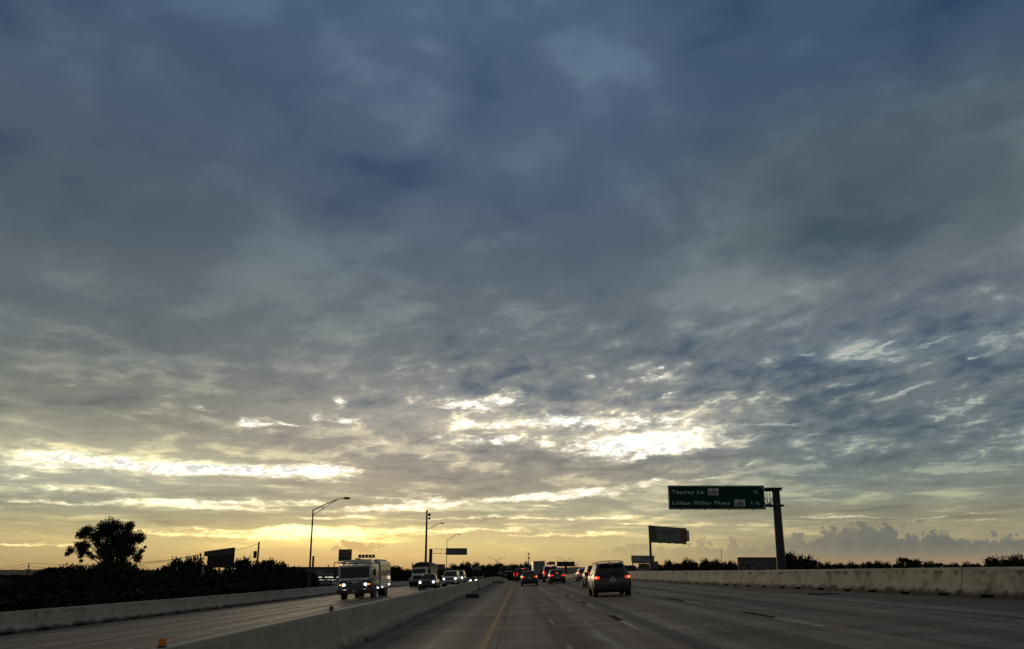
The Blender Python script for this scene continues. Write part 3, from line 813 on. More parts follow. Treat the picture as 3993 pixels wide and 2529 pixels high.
random.seed(77)
def wpx(px, Y): return px / 3110 * Y
def hedge(lst, group, labf, kinds, name="tree"):
    for i, (u, v, Y, wp) in enumerate(lst):
        p = at(u, v, Y)
        put_tree(kinds[i % len(kinds)], labf(i, u), group, p.x, Y, p.z, wpx(wp, Y), name=name)
ordn = ["leftmost", "second from the left", "third from the left", "fourth from the left", "fifth from the left", "sixth from the left", "seventh from the left", "eighth from the left", "ninth from the left", "tenth from the left", "eleventh from the left", "twelfth from the left"]
# hedgerow on the left: skyline trees and darker bushes before them
sky_l = [(95,2246,125,70),(160,2226,120,62),(215,2208,118,62),(300,2204,116,75),(372,2196,112,66),(440,2182,112,85),(515,2198,110,66),(590,2218,108,55),(655,2202,106,60),(715,2180,104,56),(765,2162,104,40),(806,2200,112,44),
         (935,2178,100,55),(990,2184,99,48),(1045,2180,98,52),(1098,2192,98,48),(1150,2206,97,48),(1196,2226,96,42)]
def nth(i):
    return (ordn + ["thirteenth from the left", "fourteenth from the left", "fifteenth from the left", "sixteenth from the left"])[i]
def lab_sky(i, u):
    if u < 400: s = "between the flat roof and the big lone tree"
    elif u < 600: s = "round the foot of the big lone tree"
    elif u < 830: s = "between the big lone tree and the dark billboard"
    else: s = "between the dark billboard and the tall street lamp"
    grp = [q for q in sky_l if (q[0] < 400) == (u < 400) and (400 <= q[0] < 600) == (400 <= u < 600) and (600 <= q[0] < 830) == (600 <= u < 830)]
    k = [q[0] for q in grp].index(u)
    return f"bushy skyline tree {s}, {ordn[k]}"
hedge(sky_l, "skyline trees of the left hedgerow", lab_sky, ['h1', 'h2', 'h3'])
front_l = [(-20,2262,90,110),(110,2262,88,105),(235,2240,90,105),(360,2225,92,105),(490,2215,92,105),(610,2240,90,95),(720,2222,90,90),(835,2236,92,80),(930,2226,90,80),(1020,2215,90,75),(1105,2226,91,62),(1170,2248,92,52)]
hedge(front_l, "dark bushes before the left hedgerow", lambda i, u: f"dense dark bush in the left hedgerow's middle row, {ordn[i]}", ['h2', 'h1', 'h3'], name="bush")
near_l = [(40,2330,66,150),(190,2318,66,150),(340,2305,68,150),(490,2298,70,140),(630,2290,72,130),(760,2284,74,130),(890,2278,76,120),(1010,2272,78,100),(1110,2276,80,80)]
hedge(near_l, "low bushes next to the left wall", lambda i, u: f"low dark bush touching the left wall from behind, {ordn[i]}", ['h1', 'h3', 'h2'], name="bush")
# round tree group behind the fire engine
hedge([(1545,2207,190,48)], "trees behind the fire engine", lambda i, u: "round dark tree between the fire engine and the white dump truck", ['h1'])
hedge([(1592,2216,205,48),(1630,2219,215,44),(1510,2225,200,36)], "trees behind the fire engine", lambda i, u: ["low dark tree right of the round tree", "low dark tree just left of the white dump truck's exhaust", "low dark tree touching the fire engine's rear"][i], ['h2', 'h3', 'h1'])
# middle treeline beyond the crest
midl = [(1712,2212,430,30),(1745,2214,440,30),(1775,2204,420,30),(1800,2200,410,24),(1822,2192,410,24),(1852,2198,420,26),(1882,2204,430,26),(1912,2201,430,24),(1930,2206,430,18),(1950,2196,400,26),(1972,2204,410,20),(1990,2206,410,16),(2010,2200,400,20),(2035,2200,390,18),(2055,2196,390,18),(2072,2200,380,18)]
hedge(midl, "distant trees on the skyline beyond the crest", lambda i, u: f"distant skyline tree beyond the crest ahead, {nth(i)}", ['f1', 'f2', 'f3'])
# dark scrub under that skyline
hedge([(1720+40*i, 2224, 340, 46) for i in range(9)], "scrub below the distant skyline", lambda i, u: f"distant low scrub below the skyline ahead, {nth(i)}", ['f2', 'f3', 'f1'])
# ridge right of centre and the right treeline
hedge([(2120,2212,520,30),(2300,2214,700,30),(2340,2212,700,30),(2385,2209,700,28),(2420,2212,650,24),(2452,2205,600,22)], "trees on the low ridge ahead", lambda i, u: f"small tree on the low ridge behind the cars, {nth(i)}", ['f3', 'f1', 'f2'])
rt = [(2572,2202,330,24),(2600,2196,320,24),(2612,2188,300,22),(2640,2196,320,24),(2668,2188,300,26),(2690,2184,300,24),(2712,2192,310,22),(2738,2190,300,24),(2758,2182,300,20),(2780,2186,300,20),(2800,2190,300,20),(2822,2192,300,22),(2845,2190,300,20),(2868,2198,300,24)]
hedge(rt, "right treeline between the billboards", lambda i, u: f"dark tree between the tall and the wide billboard, {nth(i)}", ['f1', 'f3', 'f2'])
hedge([(2560+44*i, 2210, 250, 44) for i in range(8)], "low scrub before the right treeline", lambda i, u: f"low dark bush at the right treeline's foot, {nth(i)}", ['f2', 'f1', 'f3'], name="bush")
hedge([(3055,2158,150,56),(3118,2163,152,50),(3165,2182,155,34)], "tree group behind the sign post", lambda i, u: ["tall dark tree directly behind the green sign's post", "rounded dark tree just right of the green sign's post", "lower sloping dark tree at the right end of the post's tree group"][i], ['h1', 'h2', 'h3'])
far_r = [(3205+26*i, 2197 + (i % 3), 420, 24) for i in range(12)]
hedge(far_r, "thin far treeline on the right", lambda i, u: f"small far tree in the thin line right of the sign post, {nth(i)}", ['f2', 'f3', 'f1'])
hedge([(3385,2190,240,26),(3420,2184,240,22)], "scrubby trees right of the thin treeline", lambda i, u: ["scrubby small tree left of the pale gap", "scrubby small tree with a spiky top"][i], ['h3', 'h2'])
hedge([(3522,2172,200,30),(3560,2181,205,34),(3610,2186,210,34),(3655,2193,215,30)], "sloping trees above the right wall", lambda i, u: f"dark tree in the sloping group above the right wall, {ordn[i]} of four", ['h3', 'h1', 'h2'])
hedge([(3700+30*i, 2200 - (i % 2) * 2, 330, 26) for i in range(5)], "low far trees on the right", lambda i, u: f"tiny far tree in the low gap of the right skyline, {nth(i)}", ['f1', 'f2', 'f3'])
hedge([(3862,2173,130,46),(3955,2160,122,62),(3920,2180,126,40)], "trees at the right edge", lambda i, u: ["dark tree left of the tall tree at the right edge", "taller dark tree at the right edge above the stained wall", "dark tree filling between the two at the right edge"][i], ['h1', 'h2', 'h3'])
for k, (p, used, _) in protos.items():
    if not used:
        for c in list(p.children): bpy.data.objects.remove(c)
        bpy.data.objects.remove(p)
# ------------------------------------------------------------------ green exit sign on its cantilever
YS_ = 58.0
def at_w(u, v, Y): return at(u, v, Y)
tl, br = at(2599, 1895, YS_), at(2977, 1988, YS_)
SW, SH = br.x - tl.x, tl.z - br.z
pole_b = at(3049, 2226, YS_)
t = thing("exit_sign", "green highway sign reading Teasley Ln and Lillian Miller Pkwy on a steel post", "road sign", (pole_b.x, YS_, pole_b.z - 3.5))
L0 = Vector(t.location)
mb = MB()
ptop = at(3019, 1902, YS_)
H = ptop.z - L0.z
mb.tube([(0, 0, 0), (0, 0, H)], [.36, .27], 16); mb.build("post", M['steel_dark'], t, smooth=50)
px0 = tl.x - L0.x; pz0 = br.z - L0.z
mb = MB()
for zz in (H - .18, H - 1.28):
    for yy in (-.32, .32):
        mb.tube([(0.36, yy, zz), (px0 + .3, yy, zz)], .055, 6)
for i in range(12):
    a = .2 - i * .78; b = a - .78
    if b < px0 + .3: break
    za, zb_ = (H - .18, H - 1.28) if i % 2 == 0 else (H - 1.28, H - .18)
    for yy in (-.32, .32):
        mb.tube([(a, yy, za), (b, yy, zb_)], .03, 5)
        mb.tube([(b, yy, H - .18), (b, yy, H - 1.28)], .03, 5)
mb.box((-.28, 0, H - .05), (1.3, .9, .09)); mb.box((-.25, 0, H - 1.33), (1.3, .9, .09))
mb.build("truss_arm", M['steel_dark'], t)
mb = MB(); mb.box((px0 + SW / 2, -.50, pz0 + SH / 2), (SW, .05, SH))
pn = mb.build("sign_panel", M['sign_green'], t)
for k in range(4): MB().box((px0 + SW * (k + .5) / 4, -.40, pz0 + SH / 2), (.09, .14, SH + .05)).build("panel_bracket", M['steel_dark'], t)
def rrect(mb, x0, z0, x1, z1, r, w, y):
    pts = []
    for cx_, cz_, a0 in ((x1 - r, z1 - r, 0), (x0 + r, z1 - r, 90), (x0 + r, z0 + r, 180), (x1 - r, z0 + r, 270)):
        for k in range(7):
            a = math.radians(a0 + k * 15); pts.append((cx_, cz_, math.cos(a), math.sin(a), r))
    n = len(pts)
    vs = [(p[0] + p[2] * p[4], y, p[1] + p[3] * p[4]) for p in pts] + [(p[0] + p[2] * (p[4] - w), y, p[1] + p[3] * (p[4] - w)) for p in pts]
    mb.add(vs, [(i, (i + 1) % n, n + (i + 1) % n, n + i) for i in range(n)])
mb = MB(); rrect(mb, px0 + .05, pz0 + .05, px0 + SW - .05, pz0 + SH - .05, .22, .03, -.529)
mb.build("border", M['sign_white'], t)
k = SW / 382.0
def sx(u): return px0 + (u - 2597) * k
def txt(s, u, v, size, m=None, y=-.529, name="lettering", bold=0.005, space=1.12, wide=1.0):
    o = lettering(s, size * k / .72, m or M['sign_white'], t, (sx(u), y, pz0 + (1988 - v) * k), name=name, bold=bold, space=space)
    o.scale.x = wide
    return o
txt("Teasley Ln", 2611, 1926, 14.5, space=1.24, wide=1.17)
txt("Lillian Miller Pkwy", 2611, 1969, 14.5, space=1.24, wide=1.19)
for uu, vv in ((2934, 1926), (2938, 1970)):
    txt("1", uu, vv - 6, 8); txt("/", uu + 5, vv, 14); txt("2", uu + 13, vv, 9)
txt("1", 2921, 1969, 14.5)
for (u0, v0, u1, v1, num, small) in ((2755, 1905, 2797, 1932, "2181", "FM"), (2858, 1949, 2899, 1976, "288", "LOOP")):
    mb = MB(); mb.box(((sx(u0) + sx(u1)) / 2, -.532, pz0 + (1988 - (v0 + v1) / 2) * k), ((u1 - u0) * k, .012, (v1 - v0) * k))
    sh = mb.build("route_shield", M['sign_panel'], t)
    txt(num, u0 + (2 if num == "2181" else 4), v1 - 3, 14.5, M['ink'], -.543, bold=.010, space=1.0)
    txt(small, (u0 + u1) / 2 - (3 if small == "FM" else 6), v0 + 6.5, 4.5, M['ink'], -.543, space=1.0)

# ------------------------------------------------------------------ tall V billboard on one post
def billboard(u0, v0, v1, Y0, u1, Y1, m, label, drop_post_u, post_w, depth=.25, back=True, skirt=0.0):
    a = at(u0, v0, Y0); b = at(u1, v0, Y1)
    zb = at(u0, v1, Y0).z
    pb = at(drop_post_u, v1, (Y0 + Y1) / 2 if False else Y0 + 1)
    base = Vector((pb.x, pb.y, gz(pb.x, pb.y)))
    t = thing("billboard", label, "billboard", base)
    A = Vector((a.x, a.y, a.z)) - base; B = Vector((b.x, b.y, a.z)) - base
    d = (B - A); d.z = 0; dn = d.normalized(); nrm = Vector((dn.y, -dn.x, 0))
    if nrm.y > 0: nrm = -nrm
    zb -= base.z
    def P(s, z, off=0.0): return A + d * s + nrm * off + Vector((0, 0, z - A.z))
    mb = MB(); mb.plate(P(0, zb), P(1, zb), P(1, A.z), P(0, A.z), depth)
    return t, P, zb, A.z, d.length, dn, nrm, mb

m, gg, b = new_mat("faded_poster")
co = gg.n("ShaderNodeTexCoord").outputs["Generated"]
spx = gg.n("ShaderNodeSeparateXYZ", {0: co}).outputs
nz = gg.noise(co, 5.0, 5.0, 0.6)
c = gg.mix(gg.ss(gg.m('ADD', spx[0], gg.m('MULTIPLY', gg.m('SUBTRACT', nz, .5), .35)), 0.26, 0.14), (0.17, 0.185, 0.165, 1), (0.07, 0.065, 0.03, 1))
c = gg.mix(gg.ss(gg.m('ADD', spx[0], gg.m('MULTIPLY', gg.m('SUBTRACT', nz, .5), .25)), 0.78, 0.86), c, (0.15, 0.05, 0.035, 1))
c = gg.mix(gg.ss(gg.noise(co, 11.0, 4.0, .6), .52, .6, 0, .35), c, (0.05, 0.055, 0.045, 1))
gg.put(b.inputs["Base Color"], c); b.inputs["Roughness"].default_value = .7
M['poster'] = m
t, P, zb, zt, Lb, dn, nrm, mb = billboard(2528, 2048, 2105, 175, 2673, 187, M['poster'], "tall dark billboard with faded lettering on a single post at its left end", 2538, 8)
bb = mb.build("front_panel", M['poster'], t)
mb = MB(); mb.plate(P(.20, zb + .15, -.5), P(1.29, zb + .30, -2.0), P(1.29, zt - .30, -2.0), P(.20, zt - .3, -.5), .2)
mb.build("back_panel", M['maroon_paint'], t)
mb = MB(); mb.plate(P(.02, zb - .45, .05), P(.985, zb - .45, .05), P(.985, zb, .05), P(.02, zb, .05), .06)
mb.build("apron", M['wall_grey'], t)
mb = MB(); mb.tube([P(.06, -1 - 0, -.9), P(.06, zb + .2, -.9)][0:0] + [(0, 1.0, -.5), (0, 1.0, zb + .3)], .26, 12)
mb.build("post", M['steel_dark'], t, smooth=50)
mb = MB()
for off in (.55, 1.1):
    mb.tube([P(-.02, zb - .5, off), P(1.02, zb - .5, off)], .045, 5)
for s in [i / 6 for i in range(7)]:
    mb.tube([P(s, zb - .45, 0), P(s, zb - .52, 1.15)], .035, 5)
mb.build("catwalk", M['steel_dark'], t)
for s in (.18, .4, .6, .85):
    mb = MB(); mb.box(P(s, zb - .58, 1.15), (.5, .2, .14)); mb.build("floodlight", M['steel_dark'], t)
ang = math.atan2(dn.y, dn.x)
def on(P, s, z, txt_, size, m, t, off, name="lettering", bold=0.0, space=1.0):
    p = P(s, z, off)
    return lettering(txt_, size, m, t, p, (math.pi / 2, 0, ang), name=name, bold=bold, space=space)
on(P, .28, zt - 1.55, "FULL TANK 99¢", .95, M['steel_dark'], t, .262, bold=.01)
on(P, .36, zt - 2.2, "Specials Pizza", .55, M['ink'], t, .262)

# white billboard low behind it, with a yellow board beneath
M['board_white'] = mat("weathered_white_board", (0.27, 0.29, 0.30), .6)
M['board_yellow'] = mat("weathered_yellow_board", (0.13, 0.115, 0.03), .7)
M['board_grey'] = mat("weathered_grey_board", (0.14, 0.14, 0.135), .7)
M['navy_ink'] = mat("navy_ink", (0.02, 0.025, 0.05), .6)
t, P, zb, zt, Lb, dn, nrm, mb = billboard(2461, 2165, 2189, 215, 2549, 218, None, "whitish billboard with two lines of dark lettering left of the tall billboard's post", 2470, 6)
mb.build("front_panel", M['board_white'], t)
mb = MB(); mb.plate(P(.04, zb - .45, .1), P(1.0, zb - .45, .1), P(1.0, zb, .1), P(.04, zb, .1), .08); mb.build("apron", M['board_grey'], t)
for s in (.08, .55, .95):
    mb = MB(); mb.tube([P(s, -.3, -.3), P(s, zt - .2, -.3)], .16, 8); mb.build("post", M['steel_dark'], t)
ang = math.atan2(dn.y, dn.x)
on(P, .46, zt - .62, "ACME BRICK", .48, M['navy_ink'], t, .262, bold=.012); on(P, .40, zt - 1.02, "ALARM QUOTE", .46, M['navy_ink'], t, .262, bold=.012)
t, P, zb, zt, Lb, dn, nrm, mb = billboard(2489, 2197, 2217, 225, 2532, 226, None, "low olive yellow board beneath the whitish billboard", 2500, 6)
mb.build("front_panel", mat("olive_board", (0.085, 0.08, 0.035), .7), t)
for s in (.1, .9):
    mb = MB(); mb.tube([P(s, -.3, -.2), P(s, zt, -.2)], .12, 8); mb.build("post", M['steel_dark'], t)
t, P, zb, zt, Lb, dn, nrm, mb = billboard(2541, 2188, 2217, 230, 2564, 231, None, "small yellow board right of the tall billboard's post", 2552, 6)
mb.build("front_panel", M['board_yellow'], t)
mb = MB(); mb.tube([P(.5, -.3, -.2), P(.5, zt, -.2)], .12, 8); mb.build("post", M['steel_dark'], t)
t = thing("shed", "brown shed with a pale door left of the whitish billboard", "shed", (at(2448, 2225, 240).x, 240, gz(36, 240)))
hh = at(2448, 2207, 240).z - t.location.z
MB().box((0, 0, hh / 2), (4.2, 4, hh)).build("wall", M['brick'], t); MB().box((0, 0, hh + .1), (4.8, 4.6, .25), (.8, .8)).build("roof", M['roof_red'], t)
MB().box((.7, -2.03, 3.4), (1.6, .06, 4.0)).build("door", M['board_grey'], t)

# wide low billboard with a picture, behind the right wall
m, gg, b = new_mat("picture_board")
co = gg.n("ShaderNodeTexCoord").outputs["Generated"]
spx = gg.n("ShaderNodeSeparateXYZ", {0: co}).outputs
pic = gg.noise(gg.map(co, scale=(.45, 1, 1)), 4.2, 3.0, .55)
c = gg.mix(gg.ss(gg.m('ADD', pic, gg.m('MULTIPLY', gg.m('ABSOLUTE', gg.m('SUBTRACT', spx[2], .30)), -.45)), .42, .47), (0.085, 0.095, 0.09, 1), (0.018, 0.018, 0.017, 1))
c = gg.mix(gg.ss(gg.noise(co, 9.0, 3.0, .5), .58, .62, 0, .5), c, (0.16, 0.16, 0.15, 1))
c = gg.mix(gg.ss(gg.m('ADD', spx[2], gg.m('MULTIPLY', gg.m('SUBTRACT', pic, .5), .12)), .78, .86), c, (0.075, 0.085, 0.030, 1))
gg.put(b.inputs["Base Color"], c); b.inputs["Roughness"].default_value = .75
t, P, zb, zt, Lb, dn, nrm, mb = billboard(2875, 2174, 2242, 118, 3046, 118.5, None, "wide low billboard with a green top band behind the right wall", 2890, 6)
mb.build("front_panel", m, t)
mb = MB(); mb.plate(P(-.005, zt, .03), P(1.005, zt, .03), P(1.005, zt + .07, .03), P(-.005, zt + .07, .03), .3); mb.build("top_frame", M['steel_dark'], t)
for s in (.08, .5, .92):
    mb = MB(); mb.tube([P(s, -.3, -.3), P(s, zt - .2, -.3)], .14, 8); mb.build("post", M['steel_dark'], t)
# dark billboard on the left, seen against the glow
t, P, zb, zt, Lb, dn, nrm, mb = billboard(818, 2151, 2213, 100, 916, 96, None, "unlit black billboard on two posts among the left trees", 869, 8)
mb.build("front_panel", M['under'], t)
mb = MB(); mb.plate(P(-.13, zt - .55, .0), P(1.0, zt - .42, .0), P(1.0, zt + .42, .0), P(-.13, zt + .05, .0), .32); mb.build("top_panel", M['brick'], t)
mb = MB()
for s in (.06, .3, .52, .74, .97): mb.tube([P(s, zb, .28), P(s, zt - .5, .28)], .03, 5)
for z in (zb + .1, zb + (zt - zb) * .35, zb + (zt - zb) * .7): mb.tube([P(0, z, .28), P(1, z, .28)], .03, 5)
mb.build("frame", M['steel_dark'], t)
for s in (-.12, .53):
    mb = MB(); mb.tube([P(s, -.3, .3), P(s, zb + .2, .3)], .14, 8); mb.build("post", M['steel'], t)

# ------------------------------------------------------------------ street lamps
def arm(mb, x0, z0, L, up, side=1):
    """truss arm: two nearly straight members that meet where the end flattens out"""
    top = [(0, 0), (.30, .40), (.60, .78), (.72, .92), (.82, .99), (.92, 1.0)]
    pts = [(x0 + side * L * a, 0, z0 + up * c) for a, c in top]
    mb.tube(pts, [.055, .05, .045, .042, .04, .035], 6)
    mb.tube([(x0, 0, z0 - .55), (x0 + side * L * .35, 0, z0 + up * .22), (x0 + side * L * .70, 0, z0 + up * .86)], .032, 5)
    mb.tube([(x0 + side * L * .28, 0, z0 + up * .10), (x0 + side * L * .28, 0, z0 + up * .37)], .025, 5)
def lamp_head(mb, x, z, side):
    mb.lathe([(-.36, .03), (-.30, .09), (-.05, .13), (.22, .12), (.36, .05)], 10, 'X', (x + side * .2, 0, z))
def street_lamp(u, vt, Y, label, group, L=3.3, up=1.25, double=False, r=.10, side=1, bu=None):
    top = at(u, vt, Y)
    bx = at(bu, 2250, Y).x if bu else top.x
    base = Vector((top.x, Y, gz(top.x, Y) - .3))
    t = thing("street_lamp", label, "street lamp", base, group=group)
    h = top.z - base.z
    mb = MB(); mb.tube([(0, 0, 0), (0, 0, h)], [r * 1.25, r * .65], 10); mb.build("pole", M['steel_dark'], t, smooth=50)
    for sd in ((1, -1) if double else (side,)):
        mb = MB(); arm(mb, 0, h, L, up, sd); mb.build("arm", M['steel_dark'], t, smooth=60)
        mb = MB(); lamp_head(mb, sd * L * .93, h + up, sd); mb.build("lamp_head", M['steel_dark'], t, smooth=50)
    return t
gl = "street lamps with a single arm along the left wall"
street_lamp(1221, 1988, 80, "nearest street lamp, tall with one arm, rising behind the left wall", gl, 3.4, 1.2)
street_lamp(1665, 2064, 160, "street lamp half hidden behind the tall camera pole", gl, 3.1, 1.25)
street_lamp(1743, 2103, 215, "farthest single arm street lamp, rising behind the overhead sign gantry", gl, 3.4, 1.4)
gd = "double arm street lamps beyond the crest"
street_lamp(1937, 2184, 350, "double arm street lamp straight ahead above the median wall's end", gd, 3.4, 1.35, True, .13)
street_lamp(2206, 2187, 350, "double arm street lamp behind the black message board", gd, 3.4, 1.35, True, .13)
street_lamp(2243, 2198, 520, "small far street lamp right of the black message board", "far lamps", 3.0, 1.3, False, .13)

# camera pole
p = at(1665, 1987, 192)
t = thing("camera_pole", "tallest slender pole with round camera housings near its top", "camera pole", (p.x, 192, gz(p.x, 192)))
h = p.z - t.location.z
mb = MB(); mb.tube([(0, 0, 0), (0, 0, h)], [.34, .20], 10); mb.build("pole", M['steel_dark'], t, smooth=50)
mb = MB(); mb.tube([(0, 0, h), (0, 0, h + .6)], .03, 5); mb.tube([(-.5, 0, h - 1), (-.5, 0, h + .5)], .015, 4); mb.tube([(-.5, 0, h - 1), (0, 0, h - 1)], .015, 4); mb.build("antenna", M['steel_dark'], t)
for dz, r, nm in ((-1.2, .36, "camera_dome"), (-2.1, .30, "camera_housing")):
    mb = MB(); mb.lathe([(-r, .02), (-r * .8, r * .6), (-r * .3, r * .95), (r * .3, r * .95), (r * .8, r * .6), (r, .02)], 12, 'Z', (.62, 0, h + dz)); mb.tube([(0, 0, h + dz + .1), (.6, 0, h + dz + .1)], .05, 6)
    mb.build(nm, M['steel_dark'], t, smooth=50)
mb = MB(); mb.box((.45, 0, h * .33), (.5, .3, .9)); mb.build("cabinet", M['steel_dark'], t)

# floodlight mast
p = at(2062, 2158, 480)
t = thing("floodlight_mast", "high mast with two rings of floodlights left of the semi trailer", "light mast", (p.x, 480, gz(p.x, 480)))
h = p.z - t.location.z
mb = MB(); mb.tube([(0, 0, 0), (0, 0, h)], [.4, .2], 8); mb.build("pole", M['steel_dark'], t)
for dz in (0, -2.5):
    mb = MB(); mb.box((0, 0, h + dz), (1.5, 1.5, .45), (1.1, 1.1)); mb.box((0, 0, h + dz - .4), (.7, .7, .3)); mb.build("floodlight_ring", M['steel_dark'], t)

# cantilever sign for the oncoming traffic, seen from behind
Yg = 200.0
p0 = at(1680, 2139, Yg)
t = thing("overhead_sign_gantry", "cantilever gantry over the oncoming lanes with its sign seen from behind", "sign gantry", (p0.x, Yg, gz(p0.x, Yg)))
h = p0.z - t.location.z
k2 = Yg / 3110
mb = MB(); mb.tube([(0, 0, 0), (0, 0, h)], [.46, .40], 12); mb.build("post", M['steel_dark'], t, smooth=50)
xr = (1822 - 1680) * k2; xs0 = (1739 - 1680) * k2; hb = h - 17 * k2 - .1
mb = MB()
for z in (h - .05, hb):
    mb.tube([(0, 0, z), (xr, 0, z)], .055, 6)
n = 7
for i in range(n):
    a, c = xr * i / n, xr * (i + 1) / n
    mb.tube([(a, 0, h - .05), (c, 0, hb)], .035, 5); mb.tube([(c, 0, h - .05), (c, 0, hb)], .035, 5)
mb.build("truss_arm", M['steel_dark'], t)
mb = MB(); mb.box(((xs0 + xr) / 2, .3, (h + hb) / 2 - .05), (xr - xs0, .06, (h - hb) + .42)); mb.build("sign_panel", M['steel'], t)
for i in range(5): MB().box((xs0 + (xr - xs0) * (i + .3) / 5, .2, (h + hb) / 2 + .1), (.07, .12, 1.5)).build("panel_bracket", M['steel_dark'], t)
mb = MB()
mb.box(((xs0 + xr) / 2, .2, hb - .28), (xr - xs0 + .1, .12, .10)); mb.build("panel_bracket", M['steel_dark'], t)

# ------------------------------------------------------------------ utility poles and wires
def upole(u, v, Y, arms, label, extra=None, r=.15):
    p = at(u, v, Y); t = thing("utility_pole", label, "utility pole", (p.x, Y, gz(p.x, Y)), group="wooden utility poles")
    h = p.z - t.location.z
    mb = MB(); mb.tube([(0, 0, 0), (0, 0, h)], [r * 1.2, r * .8], 8); mb.build("pole", M['wood'], t, smooth=50)
    for dz, w in arms:
        mb = MB(); mb.box((0, -.15, h - dz), (w, .1, .11))
        for s in (-.46, -.3, .3, .46): mb.tube([(w * s, -.15, h - dz), (w * s, -.15, h - dz + .25)], .05, 6)
        mb.build("crossarm", M['wood'], t)
    if extra:
        mb = MB(); mb.lathe([(-.5, .05), (-.48, .24), (.42, .24), (.5, .06)], 12, 'Z', (-.42, 0, h - extra)); mb.build("transformer", M['steel_dark'], t, smooth=50)
        mb = MB(); mb.tube([(-.1, 0, h - extra - .7), (0, 0, h - extra - 1.4)], [.14, .22], 7); mb.build("cable_loop", M['wire'], t)
    return t, p
p1, a1 = upole(113.5, 2197, 180, [(1.35, 1.3)], "utility pole with a crossarm above the flat roof at the far left")
p2, a2 = upole(784, 2155, 150, [(1.15, 1.1)], "utility pole with a crossarm just left of the dark billboard")
p3, a3 = upole(1010, 2112, 112, [], "utility pole carrying a transformer right of the dark billboard", 1.75)
mb = MB(); mb.tube([(.1, 0, p2.children[0].dimensions.z - .35), (.45, 0, -1 + p2.children[0].dimensions.z + .65)], .04, 5)
def wire(pts, label, r=.03):
    P_ = [at(u, v, Y) for u, v, Y in pts]
    full = []
    for a, b2 in zip(P_, P_[1:]):
        for i in range(8):
            s = i / 8; q = a.lerp(b2, s); q.z -= 0.0; full.append(q)
    full.append(P_[-1])
    mb = MB(); mb.tube(full, r, 4)
    return tag(mb.build("power_line", M['wire']), label, "power line", "power lines on the left")
wire([(-60, 2228, 182), (0, 2218, 182), (60, 2206, 181), (113.5, 2195, 180), (200, 2199, 175), (290, 2202, 170), (400, 2202, 165), (640, 2188, 155), (784, 2160, 150)], "topmost power line slung across the left utility poles")
wire([(-60, 2240, 182), (0, 2229, 182), (100, 2209, 180), (125, 2209, 180), (190, 2215, 175), (300, 2212, 168), (560, 2205, 158)], "power line just above the crossarm of the far left pole")
wire([(-60, 2233, 184), (0, 2228, 184), (113, 2221, 180), (250, 2212, 175), (350, 2206, 170), (560, 2200, 160), (740, 2180, 152)], "power line hung level with the far left pole's crossarm")
wire([(-60, 2238, 186), (0, 2236, 186), (110, 2230, 182), (250, 2221, 176), (500, 2210, 165)], "lowest power line at the far left")
wire([(784, 2162, 150), (700, 2178, 150), (540, 2194, 152)], "power line falling left from the pole beside the dark billboard")
wire([(1010, 2117, 112), (980, 2130, 118), (900, 2150, 130), (784, 2163, 150)], "power line between the transformer pole and its neighbour")

t = thing("post", "short dark post beside the tall street lamp", "post", (at(1222, 2170, 150).x, 150, gz(-40, 150)))
h = at(1222, 2170, 150).z - t.location.z
mb = MB(); mb.tube([(0, 0, 0), (0, 0, h)], .2, 8); mb.build("shaft", M['wood'], t); mb = MB(); mb.box((0, 0, h + .04), (.45, .45, .1)); mb.build("cap", M['steel_dark'], t)
def lot_lamp(u, v, Y, w, label):
    p = at(u, v, Y); t = thing("lot_lamp", label, "lamp post", (p.x, Y, gz(p.x, Y)))
    h = p.z - t.location.z
    mb = MB(); mb.tube([(0, 0, 0), (0, 0, h)], .12, 6); mb.build("pole", M['steel_dark'], t)
    for s in (-1, 1):
        mb = MB(); mb.box((s * w * .3, 0, h), (w * .4, .25, .12)); mb.build("lamp_head", M['steel_dark'], t)
lot_lamp(1281, 2203, 210, .8, "small twin headed lamp post in front of the storage building")

# antenna mast
p = at(2812, 2142, 900)
t = thing("radio_mast", "hair thin radio mast above the right treeline", "radio mast", (p.x, 900, gz(p.x, 900)))
h = p.z - t.location.z
mb = MB()
for a in range(3):
    x_, y_ = .35 * math.cos(a * 2.1), .35 * math.sin(a * 2.1); mb.tube([(x_, y_, 0), (x_, y_, h)], .09, 4)
for i in range(14): mb.box((0, 0, h * i / 14), (.7, .7, .1))
mb.build("lattice", M['steel'], t)
mb = MB(); mb.box((0, 0, h * .42), (1.3, 1.3, 1.3)); mb.build("antenna_drum", M['steel_dark'], t)

# black message board ahead
def board(u0, v0, u1, v1, Y, m, label, posts, cat="sign", name="roadside_sign", depth=.3, postr=.14, extra=None):
    a, b2 = at(u0, v0, Y), at(u1, v1, Y)
    cx_ = (a.x + b2.x) / 2
    t = thing(name, label, cat, (cx_, Y, gz(cx_, Y)))
    z0, z1 = b2.z - t.location.z, a.z - t.location.z
    MB().box((0, 0, (z0 + z1) / 2), (b2.x - a.x, depth, z1 - z0)).build("panel", m, t)
    for pu in posts:
        px = at(pu, 2200, Y).x - cx_
        mb = MB(); mb.tube([(px, .05 + depth, -.3), (px, .05 + depth, (z0 + z1) / 2)], postr, 8); mb.build("post", M['steel_dark'], t)
    return t, (b2.x - a.x), z0, z1
t, w_, z0, z1 = board(2171, 2189, 2241, 2208, 205, M['black'], "black unlit message board on a thick post ahead of the cars", [2207], "message board", "message_board", .8, .32)
for s in (-.47, .40):
    MB().box((w_ * s, 0, z1 + .1), (.18, .2, .28)).build("beacon", M['steel_dark'], t)
t = thing("sign_frame", "empty board frame on a platform right of the black message board", "sign frame", (at(2238, 2210, 250).x, 250, gz(20, 250)))
zz_ = at(2238, 2210, 250).z - t.location.z
mb = MB(); k3 = 250 / 3110
